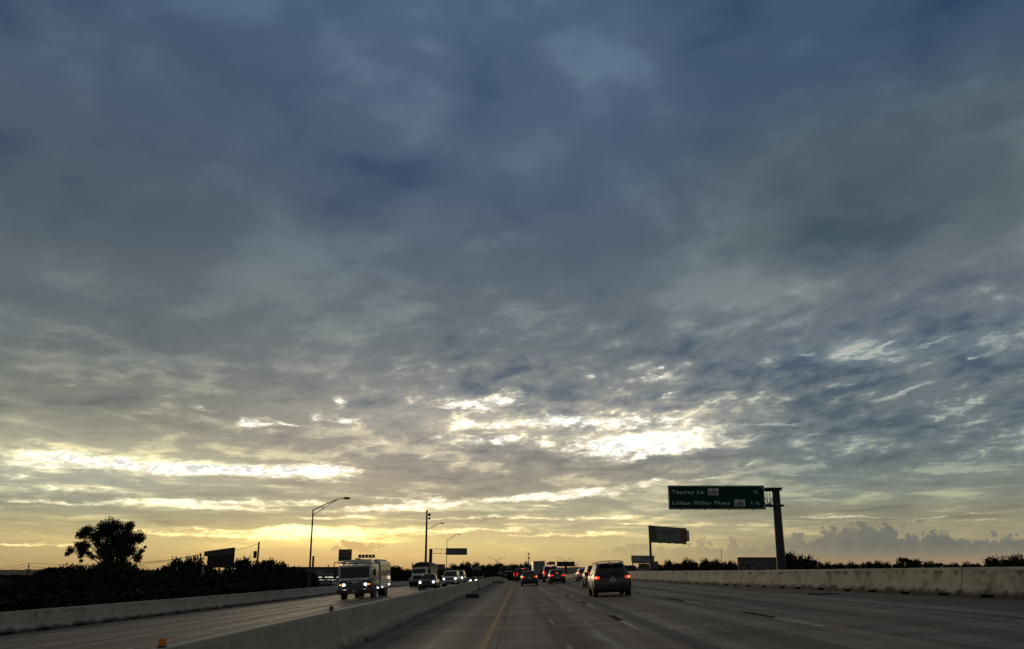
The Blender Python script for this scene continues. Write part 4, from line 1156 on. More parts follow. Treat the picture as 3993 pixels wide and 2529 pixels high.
mb.box((0, 0, zz_), (36 * k3, .5, .12)); mb.build("platform", M['steel_dark'], t)
mb = MB(); x0_, x1_, z1_ = 6 * k3, 14.5 * k3, 10.5 * k3
mb.tube([(x0_, 0, zz_), (x0_, 0, zz_ + z1_), (x1_, 0, zz_ + z1_), (x1_, 0, zz_)], .06, 5); mb.tube([(x0_, 0, zz_ + z1_ / 2), (x1_, 0, zz_ + z1_ / 2)], .05, 5); mb.build("frame", M['steel_dark'], t)
mb = MB(); mb.tube([(2, 0, -.3), (2, 0, zz_)], .18, 8); mb.build("post", M['steel_dark'], t)
t, w_, z0, z1 = board(2139, 2189, 2164, 2201, 240, M['board_grey'], "small framed shop sign above the silver pickup", [2163, 2147])
MB().box((-.05, -.17, (z0 + z1) / 2), (w_ * .62, .03, (z1 - z0) * .35)).build("logo_bar", M['maroon_paint'], t)
MB().box((-w_ / 2 - .35, .1, z0 + .3), (.65, .2, .65)).build("side_panel", M['wall_grey'], t)
t, w_, z0, z1 = board(1693, 2199, 1735, 2220, 260, M['board_grey'], "grey roadside billboard with dark lettering right of the dump truck", [1700, 1728])
lettering("RV  SALES", .62, M['ink'], t, (-w_ * .38, -.17, z0 + .85)); MB().box((.9, -.17, z0 + .5), (.5, .03, .3)).build("logo_bar", M['maroon_paint'], t)
t, w_, z0, z1 = board(1841, 2209, 1876, 2222, 330, M['board_grey'], "plain grey billboard on two posts beyond the white van", [1847, 1870])
t, w_, z0, z1 = board(1969, 2223, 1998, 2230, 300, M['board_white'], "white motel sign panel under a row of dark squares", [1974, 1994])
for i in range(4):
    MB().box((-w_ * .38 + w_ * .25 * i, 0, z1 + .85), (.5, .2, .6)).build("letter_box", M['board_grey'], t)
t, w_, z0, z1 = board(1967, 2237, 1979, 2243, 270, M['board_white'], "tiny pale sign low beyond the median wall", [1970])
p = at(1952, 2233, 290)
t = thing("oval_sign", "dark oval sign on a post beyond the median wall", "sign", (p.x, 290, gz(p.x, 290)))
hz_ = p.z - t.location.z
mb = MB(); mb.v = []; 
ring = lambda y: [(1.15 * math.cos(a * .314), y, hz_ + .55 * math.sin(a * .314)) for a in range(20)]
mb.loft([ring(-.1), ring(.1)]); mb.build("panel", M['board_grey'], t)
mb = MB(); mb.tube([(0, .1, -.3), (0, .1, hz_)], .12, 6); mb.build("post", M['steel_dark'], t)
t = thing("marker_post", "slim grey post beyond the median wall left of the oval sign", "post", (at(1886, 2234, 230).x, 230, gz(-8, 230)))
h = at(1886, 2234, 230).z - t.location.z
mb = MB(); mb.tube([(0, 0, 0), (0, 0, h)], .14, 8); mb.build("shaft", M['steel'], t); MB().box((0, -.16, h - .3), (.3, .03, .5)).build("plate", M['board_grey'], t)

# ------------------------------------------------------------------ left frontage: storage yard and its signs
Yb = 285.0
a = at(1090, 2209, Yb); b2 = at(1440, 2209, Yb)
cx_ = (a.x + b2.x) / 2; W = b2.x - a.x
t = thing("storage_building", "long grey storage building with a red roof edge and SELF-STORAGE lettering", "building", (cx_, Yb, gz(cx_, Yb)))
hr = a.z - t.location.z; hw = at(1090, 2246, Yb).z - t.location.z
MB().box((0, 8, (hr - .6) / 2), (W, 16, hr - .6)).build("wall", M['wall_grey'], t)
MB().box((0, 7.8, hr - .32), (W + .8, 17, .55)).build("roof", M['roof_red'], t)
for i in range(9):
    MB().box((-W * .4 + W * .1 * i, -.06, hw - 1.6), (2.4, .08, 2.6)).build("roller_door", M['brick'], t)
MB().box((0, -1.2, hw), (W, 2.4, .35)).build("canopy", M['black'], t)
M['tube_light'] = mat("lit_canopy_lamp", (.8, .8, .8), .4, emit=(1.0, .96, .82), es=1.3)
for (u0, u1) in ((1240, 1261), (1273, 1306), (1315, 1324)):
    xa, xb = at(u0, 2250, Yb).x - cx_, at(u1, 2250, Yb).x - cx_
    MB().box(((xa + xb) / 2, -2.2, hw - .32), (xb - xa, .12, .20)).build("canopy_lamp", M['tube_light'], t)
ux = at(1261, 2233, Yb)
lettering("SELF-STORAGE", 9.5 * Yb / 3110 / .7, M['navy_ink'], t, (ux.x - cx_, -.01, ux.z - t.location.z), bold=.03, space=1.05, ext=.03)
ux = at(1211, 2230, Yb)
lettering("U", 9.5 * Yb / 3110 / .7, M['navy_ink'], t, (ux.x - cx_, -.01, ux.z - t.location.z), bold=.03, ext=.03)
q = at(1247, 2226, Yb)
mb = MB(); mb.lathe([(-.1, .38), (.1, .30)], 12, 'Y', (q.x - cx_, -.1, q.z - t.location.z)); mb.build("wall_lamp", M['lamp_dim'], t)

# pylon sign of the moving company
Yp = 225.0
a, b2 = at(1322, 2141, Yp), at(1370, 2188, Yp)
cx_ = (a.x + b2.x) / 2
t = thing("pylon_sign", "square orange and green pylon sign reading U-HAUL on a portal frame", "sign", (cx_, Yp, gz(cx_, Yp)))
z0, z1 = b2.z - t.location.z, a.z - t.location.z; w_ = b2.x - a.x; hh = z1 - z0
MB().box((0, 0, (z0 + z1) / 2), (w_, .5, hh)).build("frame", M['roof_red'], t)
M['pylon_cream'] = mat("pylon_cream", (.26, .20, .14), .6); M['pylon_green'] = mat("pylon_green", (.02, .06, .035), .6); M['pylon_red'] = mat("pylon_red", (.13, .03, .02), .6)
MB().box((0, -.27, z0 + hh * .66), (w_ * .90, .04, hh * .56)).build("upper_panel", M['pylon_cream'], t)
MB().box((0, -.27, z0 + hh * .20), (w_ * .90, .04, hh * .32)).build("lower_panel", M['pylon_green'], t)
lettering("U-HAUL", hh * .26, M['ink'], t, (-w_ * .42, -.30, z0 + hh * .73), bold=.02, space=.95)
for i in range(4): MB().box((-w_ * .33 + w_ * .22 * i, -.30, z0 + hh * .59), (w_ * .18, .03, hh * .17)).build("picture_square", M['pylon_red'], t)
lettering("Propane Hitches", hh * .12, M['ink'], t, (-w_ * .40, -.30, z0 + hh * .42))
xl = at(1304, 2190, Yp).x - cx_; xr_ = at(1346, 2190, Yp).x - cx_
mb = MB(); mb.tube([(xl, 0, -.3), (xl, 0, z0 - .35)], .12, 6); mb.tube([(xr_, 0, -.3), (xr_, 0, z0 - .35)], .12, 6); mb.box(((xl + xr_) / 2, 0, z0 - .35), (xr_ - xl + .24, .24, .2)); mb.box((0, 0, z0 - .15), (.3, .3, .4))
mb.box((xr_ - .35, 0, z0 - 1.6), (1.0, .15, .5)); mb.build("portal_frame", M['steel_dark'], t)

# five square letter sign
Ys5 = 290.0
a, b2 = at(1397, 2161, Ys5), at(1463, 2174, Ys5)
cx_ = (a.x + b2.x) / 2
t = thing("letter_sign", "row of five small square letter boxes on two posts above the fire engine", "sign", (cx_, Ys5, gz(cx_, Ys5)))
z0, z1 = b2.z - t.location.z, a.z - t.location.z; w_ = b2.x - a.x; s5 = w_ / 5 * .84
for i, ch in enumerate("PLAZA"):
    xx = -w_ / 2 + w_ / 5 * (i + .5)
    q = MB().box((xx, 0, (z0 + z1) / 2), (s5, .35, (z1 - z0) * .92)).build("letter_box", M['maroon_paint'], t)
    lettering(ch, s5 * .75, M['pylon_cream'], q, (xx - s5 * .25, -.19, (z0 + z1) / 2 - s5 * .22))
for u in (1412, 1447):
    px = at(u, 2200, Ys5).x - cx_
    mb = MB(); mb.tube([(px, 0, -.3), (px, 0, z0 + .1)], .13, 6); mb.build("post", M['steel_dark'], t)
MB().box((0, .1, z0 + .02), (w_, .12, .12)).build("rail", M['steel_dark'], t)

# flat roofed building at the far left
p = at(82, 2243, 190)
t = thing("flat_roofed_building", "dark flat roofed building at the far left edge", "building", (p.x - 14, 190, gz(p.x, 190)))
h = p.z - t.location.z
MB().box((0, 7, h / 2 - .2), (27.2, 14, h - .4)).build("wall", M['brick'], t); MB().box((0, 7, h - .15), (28, 15, .35)).build("roof", mat('flat_roof_felt', (0.006, 0.006, 0.005), 1.0, spec=0.0), t)
for i in range(5): MB().box((-10 + 5 * i, -.04, h * .5), (1.8, .08, 1.4)).build("window", M['glass'], t)
# ------------------------------------------------------------------ vehicles (built facing +Y, origin on the ground)
def wheel(t, x, y, r, w, side, rim=True):
    mb = MB()
    a, c = x - w / 2, x + w / 2
    mb.lathe([(a, r * .60), (a, r * .93), (a + .03, r), (c - .03, r), (c, r * .93), (c, r * .60)], 22, 'X', (0, y, r))
    wh = mb.build("wheel", M['rubber'], t, smooth=50)
    mb = MB(); o = x + side * (w / 2 - .03); i_ = x + side * (w / 2 - .09)
    mb.lathe([(o, r * .64), (o, r * .56), (i_, r * .5), (i_, r * .2), (o - side * .01, r * .12), (o, .001)], 18, 'X', (0, y, r))
    for k in range(5):
        an = k * 1.2566
        mb.box((o - side * .02, y + math.cos(an) * r * .34, r + math.sin(an) * r * .34), (.04, r * .13, r * .48), rot=Matrix.Rotation(math.pi / 2 - an, 3, 'X') if False else Matrix.Rotation(an + math.pi / 2, 3, 'X'))
    mb.build("rim", M['rim'], wh, smooth=40)
    return wh

def body_loft(st, crown=.03):
    """st: (y, z_bottom, z_top, half_width, top_inset)"""
    mb = MB(); rings = []
    for y, zb, zt, w, ins in st:
        h = zt - zb
        half = [(w * .90, zb), (w * .985, zb + h * .16), (w, zb + h * .45), (w * .985, zb + h * .72), (w - ins * .45, zt - h * .06), (w - ins, zt), (w * .45, zt + crown * .7), (0, zt + crown)]
        ring = [(x, y, z) for x, z in half] + [(-x, y, z) for x, z in half[::-1][1:]]
        rings.append(ring)
    return mb.loft(rings)

def car(name, label, cat, loc, rz, p, group=None):
    t = thing(name, label, cat, loc, (0, 0, 0), group)
    # bank with the road
    R = Matrix.Rotation(-math.atan(BANK), 4, 'Y') @ Matrix.Rotation(-HEAD + rz, 4, 'Z')
    t.matrix_world = Matrix.Translation(Vector(loc)) @ R
    paint = M[p['paint']]; L, W = p['L'], p['W']; hl, hw = L / 2, W / 2
    zb, belt, top = p['clear'], p['belt'], p['H']
    wr = p.get('wr', .33)
    lower = M[p['lower']] if 'lower' in p else paint
    st = [(-hl, zb + .16, belt * .80, hw * .80, .10), (-hl + .05, zb + .08, belt - .16 + p.get('tl', 0) * .5, hw * .90, .10), (-hl + .22, zb, p['deck'] - .03, hw * .96, .08), (-hl + .6, zb, p['deck'], hw, .07),
          (p['g0'], zb, belt, hw, .05), (0, zb, belt, hw, .04), (p['g3'], zb, belt, hw, .05), (p['g3'] + .5, zb, p['hood'] + .02, hw, .10), (hl - .45, zb, p['hood'] - .05, hw * .97, .14), (hl - .12, zb + .05, p['hood'] - .18, hw * .88, .12), (hl, zb + .14, p['hood'] - .34, hw * .74, .08)]
    body_loft(st).build("body", paint, t, smooth=38)
    # cabin: g0..g3 at the belt, g1..g2 at the roof
    g0, g1, g2, g3 = p['g0'], p['g1'], p['g2'], p['g3']
    wb, wt = hw - .05, hw - p.get('tumble', .22)
    zt = top - .05
    def ring(y0, y1, w, z, r=.10):
        q = []
        for sx_, sy_ in ((1, 1), (-1, 1), (-1, -1), (1, -1)):
            cx_, cy_ = sx_ * (w - r), (y1 - r if sy_ > 0 else y0 + r)
            a0 = math.atan2(sy_, sx_)
            for k in (-1, 0, 1): q.append((cx_ + r * 1.0 * math.cos(a0 + k * .7), cy_ + r * math.sin(a0 + k * .7), z))
        return q
    mb = MB()
    mb.loft([ring(g0, g3, wb, belt - .04), ring(g1, g2, wt, zt), ring(g1 + .10, g2 - .10, wt - .07, top), ring(g1 + .5, g2 - .4, wt - .35, top + .02, .05)])
    mb.build("cabin", paint, t, smooth=40)
    def face(a, b, c, d, u0, u1, v0, v1, off=.012):
        a, b, c, d = map(Vector, (a, b, c, d))
        def bl(u, v): return (a.lerp(b, u)).lerp(d.lerp(c, u), v)
        n = (b - a).cross(d - a).normalized() * off
        return [bl(u0, v0) + n, bl(u1, v0) + n, bl(u1, v1) + n, bl(u0, v1) + n]
    zb2, zt2 = belt - .04, zt
    rr = M['glass']
    q = face((-wb, g0, zb2), (wb, g0, zb2), (wt, g1, zt2), (-wt, g1, zt2), .08, .92, .16, .90)
    MB().plate(*q, t=.010).build("rear_window", rr, t)
    q = face((wb, g3, zb2), (-wb, g3, zb2), (-wt, g2, zt2), (wt, g2, zt2), .06, .94, .12, .92)
    MB().plate(*q, t=.010).build("windshield", rr, t)
    for sd in (1, -1):
        a, b, c, d = ((wb, g0, zb2), (wb, g3, zb2), (wt, g2, zt2), (wt, g1, zt2))
        if sd < 0: a, b, c, d = ((-wb, g3, zb2), (-wb, g0, zb2), (-wt, g1, zt2), (-wt, g2, zt2))
        wins = p.get('wins', [(.08, .46), (.50, .90)])
        for u0, u1 in wins:
            if sd < 0: u0, u1 = 1 - u1, 1 - u0
            MB().plate(*face(a, b, c, d, u0, u1, .16, .86), t=.008).build("side_window", rr, t)
        # mirror
        mb = MB(); mb.rbox((sd * (hw + .11), g3 - .45, belt + .08), (.22, .12, .16 * p.get('ms', 1)), .03); mb.box((sd * (hw - .0), g3 - .45, belt + .03), (.14, .05, .05)); mb.build("mirror", M[p.get('mirror', p['paint'])], t, smooth=40)
        # wheel arches and wheels
        for y in (p['wy0'], p['wy1']):
            mb = MB(); mb.lathe([(sd * (hw - .05), wr + .07), (sd * (hw + .004), wr + .07), (sd * (hw + .004), .01)], 20, 'X', (0, y, wr)); mb.build("wheel_arch", M['under'], t)
            wheel(t, sd * (hw - .10), y, wr, p.get('tw', .23), sd)
        # door handles and seams
        for y in p.get('handles', []):
            MB().rbox((sd * (hw + .01), y, belt - .16), (.03, .16, .035), .01).build("door_handle", M[p.get('hm', p['paint'])], t)
        # tail lamps
        if p.get('tail'):
            tx, tz, tw, th = p['tail']
            mb = MB(); mb.rbox((sd * tx, -hl + .10, tz), (tw, .16, th), .03)
            tl_ = mb.build("tail_light", M['lamp_red' if p.get('lit', True) else 'lens_red'], t)
            if p.get('core'):
                mb = MB(); mb.rbox((sd * (tx + p['core'][0]), -hl + .02, tz + .01), (p['core'][1], .03, p['core'][2]), .012); mb.build("lamp_core", M['lamp_core'], tl_)
        if p.get('head'):
            hx, hz, hw_, hh_ = p['head']
            mb = MB(); mb.rbox((sd * hx, hl - .12, hz), (hw_ * 1.25, .20, hh_ * 1.15), .04); hd = mb.build("headlight", M['lamp_dim'], t)
            mb = MB(); mb.lathe([(hl - .02, hh_ * .42), (hl + .005, hh_ * .30)], 12, 'Y', (sd * hx, 0, hz)); mb.build("lit_bulb", M['lamp_white' if p.get('headlit', True) else 'lamp_dim'], hd)
    # bumpers
    mb = MB(); mb.rbox((0, -hl + .05, zb + .22), (W * .93, .22, .24), .05); mb.build("rear_bumper", lower, t, smooth=40)
    mb = MB(); mb.rbox((0, hl - .08, zb + .20), (W * .90, .22, .24), .05); mb.build("front_bumper", lower, t, smooth=40)
    MB().box((0, 0, zb + .02), (W * .86, L * .9, .08)).build("underbody", M['under'], t)
    pz = p.get('pz', .72)
    pl_ = MB().rbox((0, -hl - .035 + p.get('pin', 0), pz), (.31, .02, .155), .008).build("number_plate", M['plate'], t)
    if p.get('grille'):
        gw, gh, gzz, gm = p['grille']
        gr_ = MB().rbox((0, hl - .03, gzz), (gw, .10, gh), .04).build("grille", M[gm], t)
        mb = MB()
        for k in range(4): mb.box((0, hl + .025, gzz - gh * .36 + gh * .24 * k), (gw * .94, .02, .018))
        mb.build("grille_bar", M['black' if gm == 'black' else 'chrome'], gr_)
    if p.get('hi'):
        x_, y_, z_, w_ = p['hi']
        MB().rbox((x_, y_, z_), (w_, .05, .045), .012).build("high_brake_light", M['lamp_pink'], t)
    if p.get('rails'):
        for sd in (1, -1):
            mb = MB(); mb.tube([(sd * (wt - .05), g1 + .25, top - .0), (sd * (wt - .06), g1 + .45, top + .07), (sd * (wt - .06), g2 - .6, top + .07), (sd * (wt - .05), g2 - .3, top)], .022, 6); mb.build("roof_rail", M['black'], t)
    return t

def place(xp, y): return rp(xp, y, 0.0)

# --- the near grey sport utility vehicle
SUV = dict(paint='grey_paint', lower='black', L=4.68, W=1.89, H=1.70, clear=.24, belt=1.08, deck=1.05, hood=1.05, g0=-2.16, g1=-1.78, g2=.45, g3=1.25, tumble=.27, wr=.36, tw=.25, wy0=-1.38, wy1=1.36,
           wins=[(.04, .22), (.25, .52), (.55, .88)], handles=[.1, -.85], hm='chrome', tail=(.78, .965, .26, .15), core=(.06, .09, .08), hi=(.02, -1.80, 1.672, .17), rails=False, mirror='black', ms=1.3, pz=.83)
t = car("suv", "grey sport utility vehicle, nearest in the right lanes, brake lights glowing", "car", place(4.78, 40.8 + 2.3), 0, SUV)
hl = 2.34
mb = MB()   # arched rear roof spoiler rail, as a curved bar over the roof
pts = [(x, -1.35, 1.70 + .085 * math.sqrt(max(0, 1 - (x / .72) ** 4))) for x in (-.72, -.70, -.64, -.52, -.3, 0, .3, .52, .64, .70, .72)]
mb.tube(pts, .022, 8); mb.build("roof_bar", M['black'], t, smooth=60)
for sd in (1, -1):
    mb = MB(); mb.tube([(sd * .70, -1.5, 1.66), (sd * .71, -1.3, 1.73), (sd * .71, .2, 1.73), (sd * .69, .45, 1.66)], .024, 6); mb.build("roof_rail", M['black'], t, smooth=60)
mb = MB(); mb.tube([(-.02, -1.6, 1.70), (-.02, -1.64, 1.79)], [.035, .02], 6); mb.build("antenna_fin", M['black'], t)
MB().box((0, -1.93, 1.665), (1.18, .26, .04), rot=Matrix.Rotation(.12, 3, 'X')).build("spoiler", M['grey_paint'], t)
MB().rbox((-.66, -hl + .0, .52), (.24, .05, .06), .015).build("reflector", M['lens_red'], t)
MB().rbox((.66, -hl + .0, .52), (.24, .05, .06), .015).build("reflector", M['lens_red'], t)
mb = MB(); mb.tube([(.05, -2.14, 1.16), (.40, -2.10, 1.20)], .012, 5); mb.build("rear_wiper", M['black'], t)
lettering("SANTA FE", .06, M['chrome'], t, (.42, -hl - .012, .88)) if False else None
MB().rbox((0, -hl - .01, .965), (.15, .03, .07), .02).build("badge", M['chrome'], t)
MB().box((0, -hl + .06, .93), (1.5, .06, .012)).build("tailgate_seam", M['under'], t)

SEDAN = dict(paint='navy_paint', L=4.5, W=1.74, H=1.45, clear=.20, belt=.97, deck=1.02, hood=.95, g0=-1.62, g1=-1.02, g2=.32, g3=1.05, tumble=.27, wr=.31, tw=.21, wy0=-1.32, wy1=1.36,
             wins=[(.14, .46), (.50, .88)], handles=[.05, -.8], tail=(.66, .86, .30, .15), core=(.04, .10, .07), pz=.74)
t = car("sedan", "dark blue sedan in the lane nearest the yellow line, tail lights lit", "car", place(1.02, 81 + 2.2), 0, SEDAN)
MB().box((0, -2.19, .90), (.85, .03, .018)).build("trim_bar", M['chrome'], t)
S2 = dict(SEDAN, paint='black_paint', L=4.85, W=1.82, H=1.47, g0=-1.75, g1=-1.15, tail=(.62, .82, .36, .20), core=None, hi=(.0, -1.60, 1.12, .16), pz=.62, clear=.18)
t = car("sedan", "black sedan right of the silver pickup with a lit brake strip in its rear window", "car", place(4.1, 86 + 2.4), 0, S2)
S3 = dict(SEDAN, paint='silver_paint', L=4.85, W=1.83, H=1.46, g0=-1.75, g1=-1.15, deck=1.05, tail=(.70, .92, .34, .14), core=None, hi=(.0, -1.62, 1.10, .22), lower='black', pz=.84, tw=.23)
t = car("sedan", "silver sedan by itself ahead, half hidden by the grey sport utility vehicle", "car", place(7.75, 93 + 2.4), 0, S3)
# another car just ahead of the grey one, only its left side peeping out
S4 = dict(SUV, paint='maroon_paint', H=1.66, W=1.82)
t = car("suv", "dark wagon peeping out directly behind the grey sport utility vehicle's left side", "car", place(6.0, 63), 0, dict(S4, paint='black_paint', tail=(.76, 1.12, .16, .18), core=None, hi=None))
# far lane sport utility vehicles near the crest
SUV2 = dict(SUV, paint='maroon_paint', L=4.9, W=1.92, H=1.86, belt=1.14, deck=1.12, hood=1.12, tail=(.84, 1.12, .13, .40), core=None, hi=(0, -1.9, 1.80, .40), mirror='maroon_paint', tumble=.20)
car("suv", "maroon sport utility vehicle just left of the dark blue sedan", "car", place(.55, 113), 0, SUV2)
car("suv", "farthest red lit sport utility vehicle at the crest by the yellow line", "car", place(-.02, 131), 0, dict(SUV2, paint='red_paint', H=1.95))

# --- silver pickup
PK = dict(paint='silver_paint', L=5.8, W=2.02, H=1.93, clear=.42, belt=1.20, deck=1.22, hood=1.25, g0=-.55, g1=-.30, g2=.85, g3=1.55, tumble=.24, wr=.40, tw=.27, wy0=-1.8, wy1=1.85, wins=[(.06, .44), (.5, .88)],
          handles=[.6, -.2], tail=(.93, 1.12, .15, .50), core=None, hi=(0, -.34, 1.89, .34), lower='black', mirror='black', ms=1.8, pz=.66)
t = car("pickup_truck", "silver pickup truck between the blue and black sedans, roof brake light lit", "pickup truck", place(4.0, 101.5), 0, PK)
MB().box((0, -1.75, 1.235), (1.62, 2.1, .05)).build("cargo_bed", M['under'], t)
mb = MB(); mb.rbox((0, -2.93, 1.0), (1.62, .06, .42), .03); mb.build("tailgate", M['silver_paint'], t)
MB().rbox((0, -3.0, .56), (1.8, .16, .22), .03).build("step_bumper", M['black'], t)

# --- oncoming traffic
PI = math.pi
YUK = dict(paint='white_paint', L=5.15, W=2.0, H=1.92, clear=.30, belt=1.18, deck=1.20, hood=1.20, g0=-2.45, g1=-2.15, g2=.75, g3=1.35, tumble=.22, wr=.40, tw=.27, wy0=-1.5, wy1=1.60, wins=[(.05, .28), (.32, .58), (.62, .9)],
           handles=[.3, -.6], tail=(.9, 1.1, .12, .4), lit=False, head=(.74, .93, .20, .26), grille=(.98, .32, .90, 'steel_dark'), rails=True, mirror='white_paint', ms=1.5, lower='white_paint')
def front(name, label, cat, xp, y, p): return car(name, label, cat, place(xp, y + p['L'] / 2), PI, p)
t = front("suv", "large white sport utility vehicle with a wide dark grille, headlights on", "car", -8.9, 102, YUK)
MB().rbox((0, 2.62, .50), (1.15, .06, .14), .02).build("lower_intake", M['black'], t)
VAN = dict(YUK, H=2.0, belt=1.22, hood=1.18, L=5.0, g3=1.5, head=(.72, .95, .22, .28), rails=False)
front("suv", "white van like vehicle right behind the large white sport utility vehicle", "car", -9.25, 119, dict(VAN, paint='silver_paint'))
BLK = dict(paint='black_paint', L=4.9, W=1.78, H=1.60, clear=.26, belt=1.02, deck=1.04, hood=1.02, g0=-.75, g1=-.45, g2=.42, g3=1.10, tumble=.25, wr=.36, tw=.24, wy0=-1.5, wy1=1.55, wins=[(.1, .85)], handles=[.0],
           tail=(.8, .9, .12, .3), lit=False, head=(.68, .80, .22, .24), grille=(.80, .18, .80, 'black'), mirror='black_paint', lower='black')
t = front("pickup_truck", "small black pickup with bright headlights in front of the dump truck", "pickup truck", -9.5, 82, BLK)
MB().box((0, -1.6, 1.06), (1.4, 1.55, .05)).build("cargo_bed", M['under'], t)
FAR = dict(SEDAN, head=(.62, .66, .22, .18), grille=(.6, .16, .62, 'black'), tail=None)
def fx(u, y): return at(u, 2250, y).x - HEAD * (y + 2.2)
front("sedan", "pale oncoming sedan, leftmost of the far headlight cars", "car", fx(1823, 232), 232, dict(FAR, paint='silver_paint', H=1.5))
front("sedan", "dark oncoming car with the brightest far headlights, in the middle of the far group", "car", fx(1846, 214), 214, dict(FAR, paint='black_paint', H=1.55, head=(.66, .70, .34, .36)))
front("sedan", "dark oncoming car farthest right against the median wall", "car", fx(1872, 236), 236, dict(FAR, paint='black_paint', H=1.75, hood=1.05, belt=1.08, deck=1.1, head=(.66, .76, .30, .34)))
front("sedan", "dark car hidden behind the large white sport utility vehicle's left side", "car", -11.2, 128, dict(FAR, paint='navy_paint', headlit=False))

# --- fire engine, oncoming
def fire_engine():
    base = place(-12.35, 60.2)
    t = thing("fire_engine", "white and maroon fire engine with headlights lit, leading the oncoming traffic", "fire engine")
    t.matrix_world = Matrix.Translation(base) @ Matrix.Rotation(-math.atan(BANK), 4, 'Y') @ Matrix.Rotation(-HEAD + PI + math.radians(0), 4, 'Z')
    W = 2.50; hw = W / 2          # origin at the front face on the ground, truck extends to -Y
    WP, MP, CH = M['white_paint'], M['maroon_paint'], M['chrome']
    def ringx(y, w, z0, z1, r):
        q = []
        for sx_, sz_, a0 in ((1, 1, 0), (-1, 1, 90), (-1, -1, 180), (1, -1, 270)):
            cx_, cz_ = sx_ * (w - r), (z1 - r if sz_ > 0 else z0 + r)
            for k in range(4):
                a = math.radians(a0 + k * 30); q.append((cx_ + r * math.cos(a), y, cz_ + r * math.sin(a)))
        return q
    mb = MB(); mb.loft([ringx(-.06, hw - .10, 1.38, 2.42, .12), ringx(-.16, hw - .01, 1.36, 2.50, .14), ringx(-.6, hw, 1.36, 2.54, .10), ringx(-3.1, hw, 1.36, 2.56, .08)])
    cab = mb.build("cab", WP, t, smooth=40)
    mb = MB(); mb.loft([ringx(-.02, hw - .07, .72, 1.36, .06), ringx(-.12, hw, .68, 1.36, .06), ringx(-3.1, hw, .60, 1.36, .04)])
    mb.build("cab_skirt", MP, t, smooth=40)
    # windshield with divider
    mb = MB(); mb.plate((hw - .16, -.055, 1.55), (-hw + .16, -.055, 1.55), (-hw + .14, -.075, 2.36), (hw - .14, -.075, 2.36), .02)
    mb.build("windshield", M['glass'], t)
    mb = MB()
    for s in (-1, 1): mb.tube([(s * .15, -.02, 1.56), (s * .75, -.02, 1.66)], .014, 5)
    mb.build("wiper", M['black'], t)
    # grille
    g_ = MB().rbox((0, .0, 1.02), (1.14, .10, .58), .05).build("grille", M['under'], t)
    mb = MB()
    for k in range(4): mb.box((0, .06, .80 + .15 * k), (1.10, .04, .030))
    mb.box((0, .055, 1.30), (1.2, .05, .04)); mb.box((-.58, .055, 1.03), (.04, .05, .56)); mb.box((.58, .055, 1.03), (.04, .05, .56)); mb.box((0, .065, 1.23), (.34, .05, .12), (.8, 1)); mb.build("grille_bar", CH, g_)
    # lamps
    for s in (-1, 1):
        bz = MB().rbox((s * .87, .0, 1.02), (.46, .10, .36), .05).build("headlight_bezel", M['steel_dark'], t)
        mb = MB(); mb.rbox((s * .82, .055, 1.06), (.20, .05, .15), .04); mb.build("headlight", M['lamp_white'], bz)
        mb = MB(); mb.rbox((s * 1.08, .04, 1.06), (.12, .06, .10), .02); mb.build("turn_signal", M['lamp_amber'], bz)
        mb = MB(); mb.lathe([(.20, .06), (.26, .09), (.27, .05)], 14, 'Y', (s * .93, 0, .82 if s > 0 else .82)); mb.build("siren_speaker", M['chrome'], t, smooth=50)
        mb = MB(); mb.lathe([(.34, .05), (.37, .08), (.38, .03)], 12, 'Y', (s * .66, 0, .55)); mb.build("fog_lamp", M['steel'], t, smooth=50)
    # bumper
    mb = MB(); mb.rbox((0, .20, .56), (2.58, .42, .34), .06); bp_ = mb.build("bumper", MP, t, smooth=40)
    MB().rbox((0, .42, .58), (.26, .02, .16), .01).build("number_board", M['plate'], bp_)
    lettering("E3", .13, M['ink'], bp_, (.075, .434, .535), (PI / 2, 0, PI), bold=.006)
    # roof: light bar, ladder gantry, deck gun
    mb = MB(); mb.rbox((0, -.35, 2.60), (1.9, .32, .11), .04); lb_ = mb.build("light_bar", M['steel'], t)
    for k in range(5): MB().rbox((-.9 + .45 * k, -.10, 2.535), (.09, .06, .05), .012).build("marker_lamp", M['lamp_dim'], t)
    MB().rbox((-.95, -1.0, 2.72), (.48, 1.4, .34), .04).build("roof_box", WP, t)
    mb = MB(); mb.box((-.1, -.50, 2.80), (2.1, .08, .16)); mb.box((0, -.55, 2.62), (2.2, .10, .05))
    for k in range(6): mb.box((-1.05 + .42 * k, -.55, 2.75), (.05, .08, .2))
    mb.box((.2, -.7, 2.88), (1.9, .3, .05)); mb.build("ladder", WP, t)
    mb = MB(); mb.tube([(.35, -2.2, 2.85), (.3, -1.9, 3.0), (-.1, -1.8, 2.96)], [.06, .05, .04], 7); mb.build("deck_gun", M['black'], t)
    MB().rbox((1.02, -.1, 2.70), (.5, .16, .09), .02).build("camera_arm", M['black'], t)
    # cab side (left of vehicle = -X here shows to the camera's right)
    for s in (-1, 1):
        for (y0, y1) in ((-.42, -1.35), (-1.75, -2.55)):
            mb = MB(); mb.box((s * (hw + .004), (y0 + y1) / 2, 1.98), (.02, abs(y1 - y0), .72)); mb.build("side_window", M['glass'], t)
            mb = MB(); mb.box((s * (hw + .02), (y0 + y1) / 2 - .3, 1.45), (.03, .06, .26)); mb.build("door_handle", CH, t)
        mb = MB(); mb.tube([(s * hw, -.25, 2.35), (s * (hw + .24), -.02, 2.2), (s * (hw + .24), -.02, 1.55), (s * hw, -.25, 1.45)], .02, 6); arm_ = mb.build("mirror_arm", M['black'], t)
        MB().rbox((s * (hw + .22), -.06, 1.88), (.24, .10, .46), .03).build("mirror", M['steel_dark'], arm_)
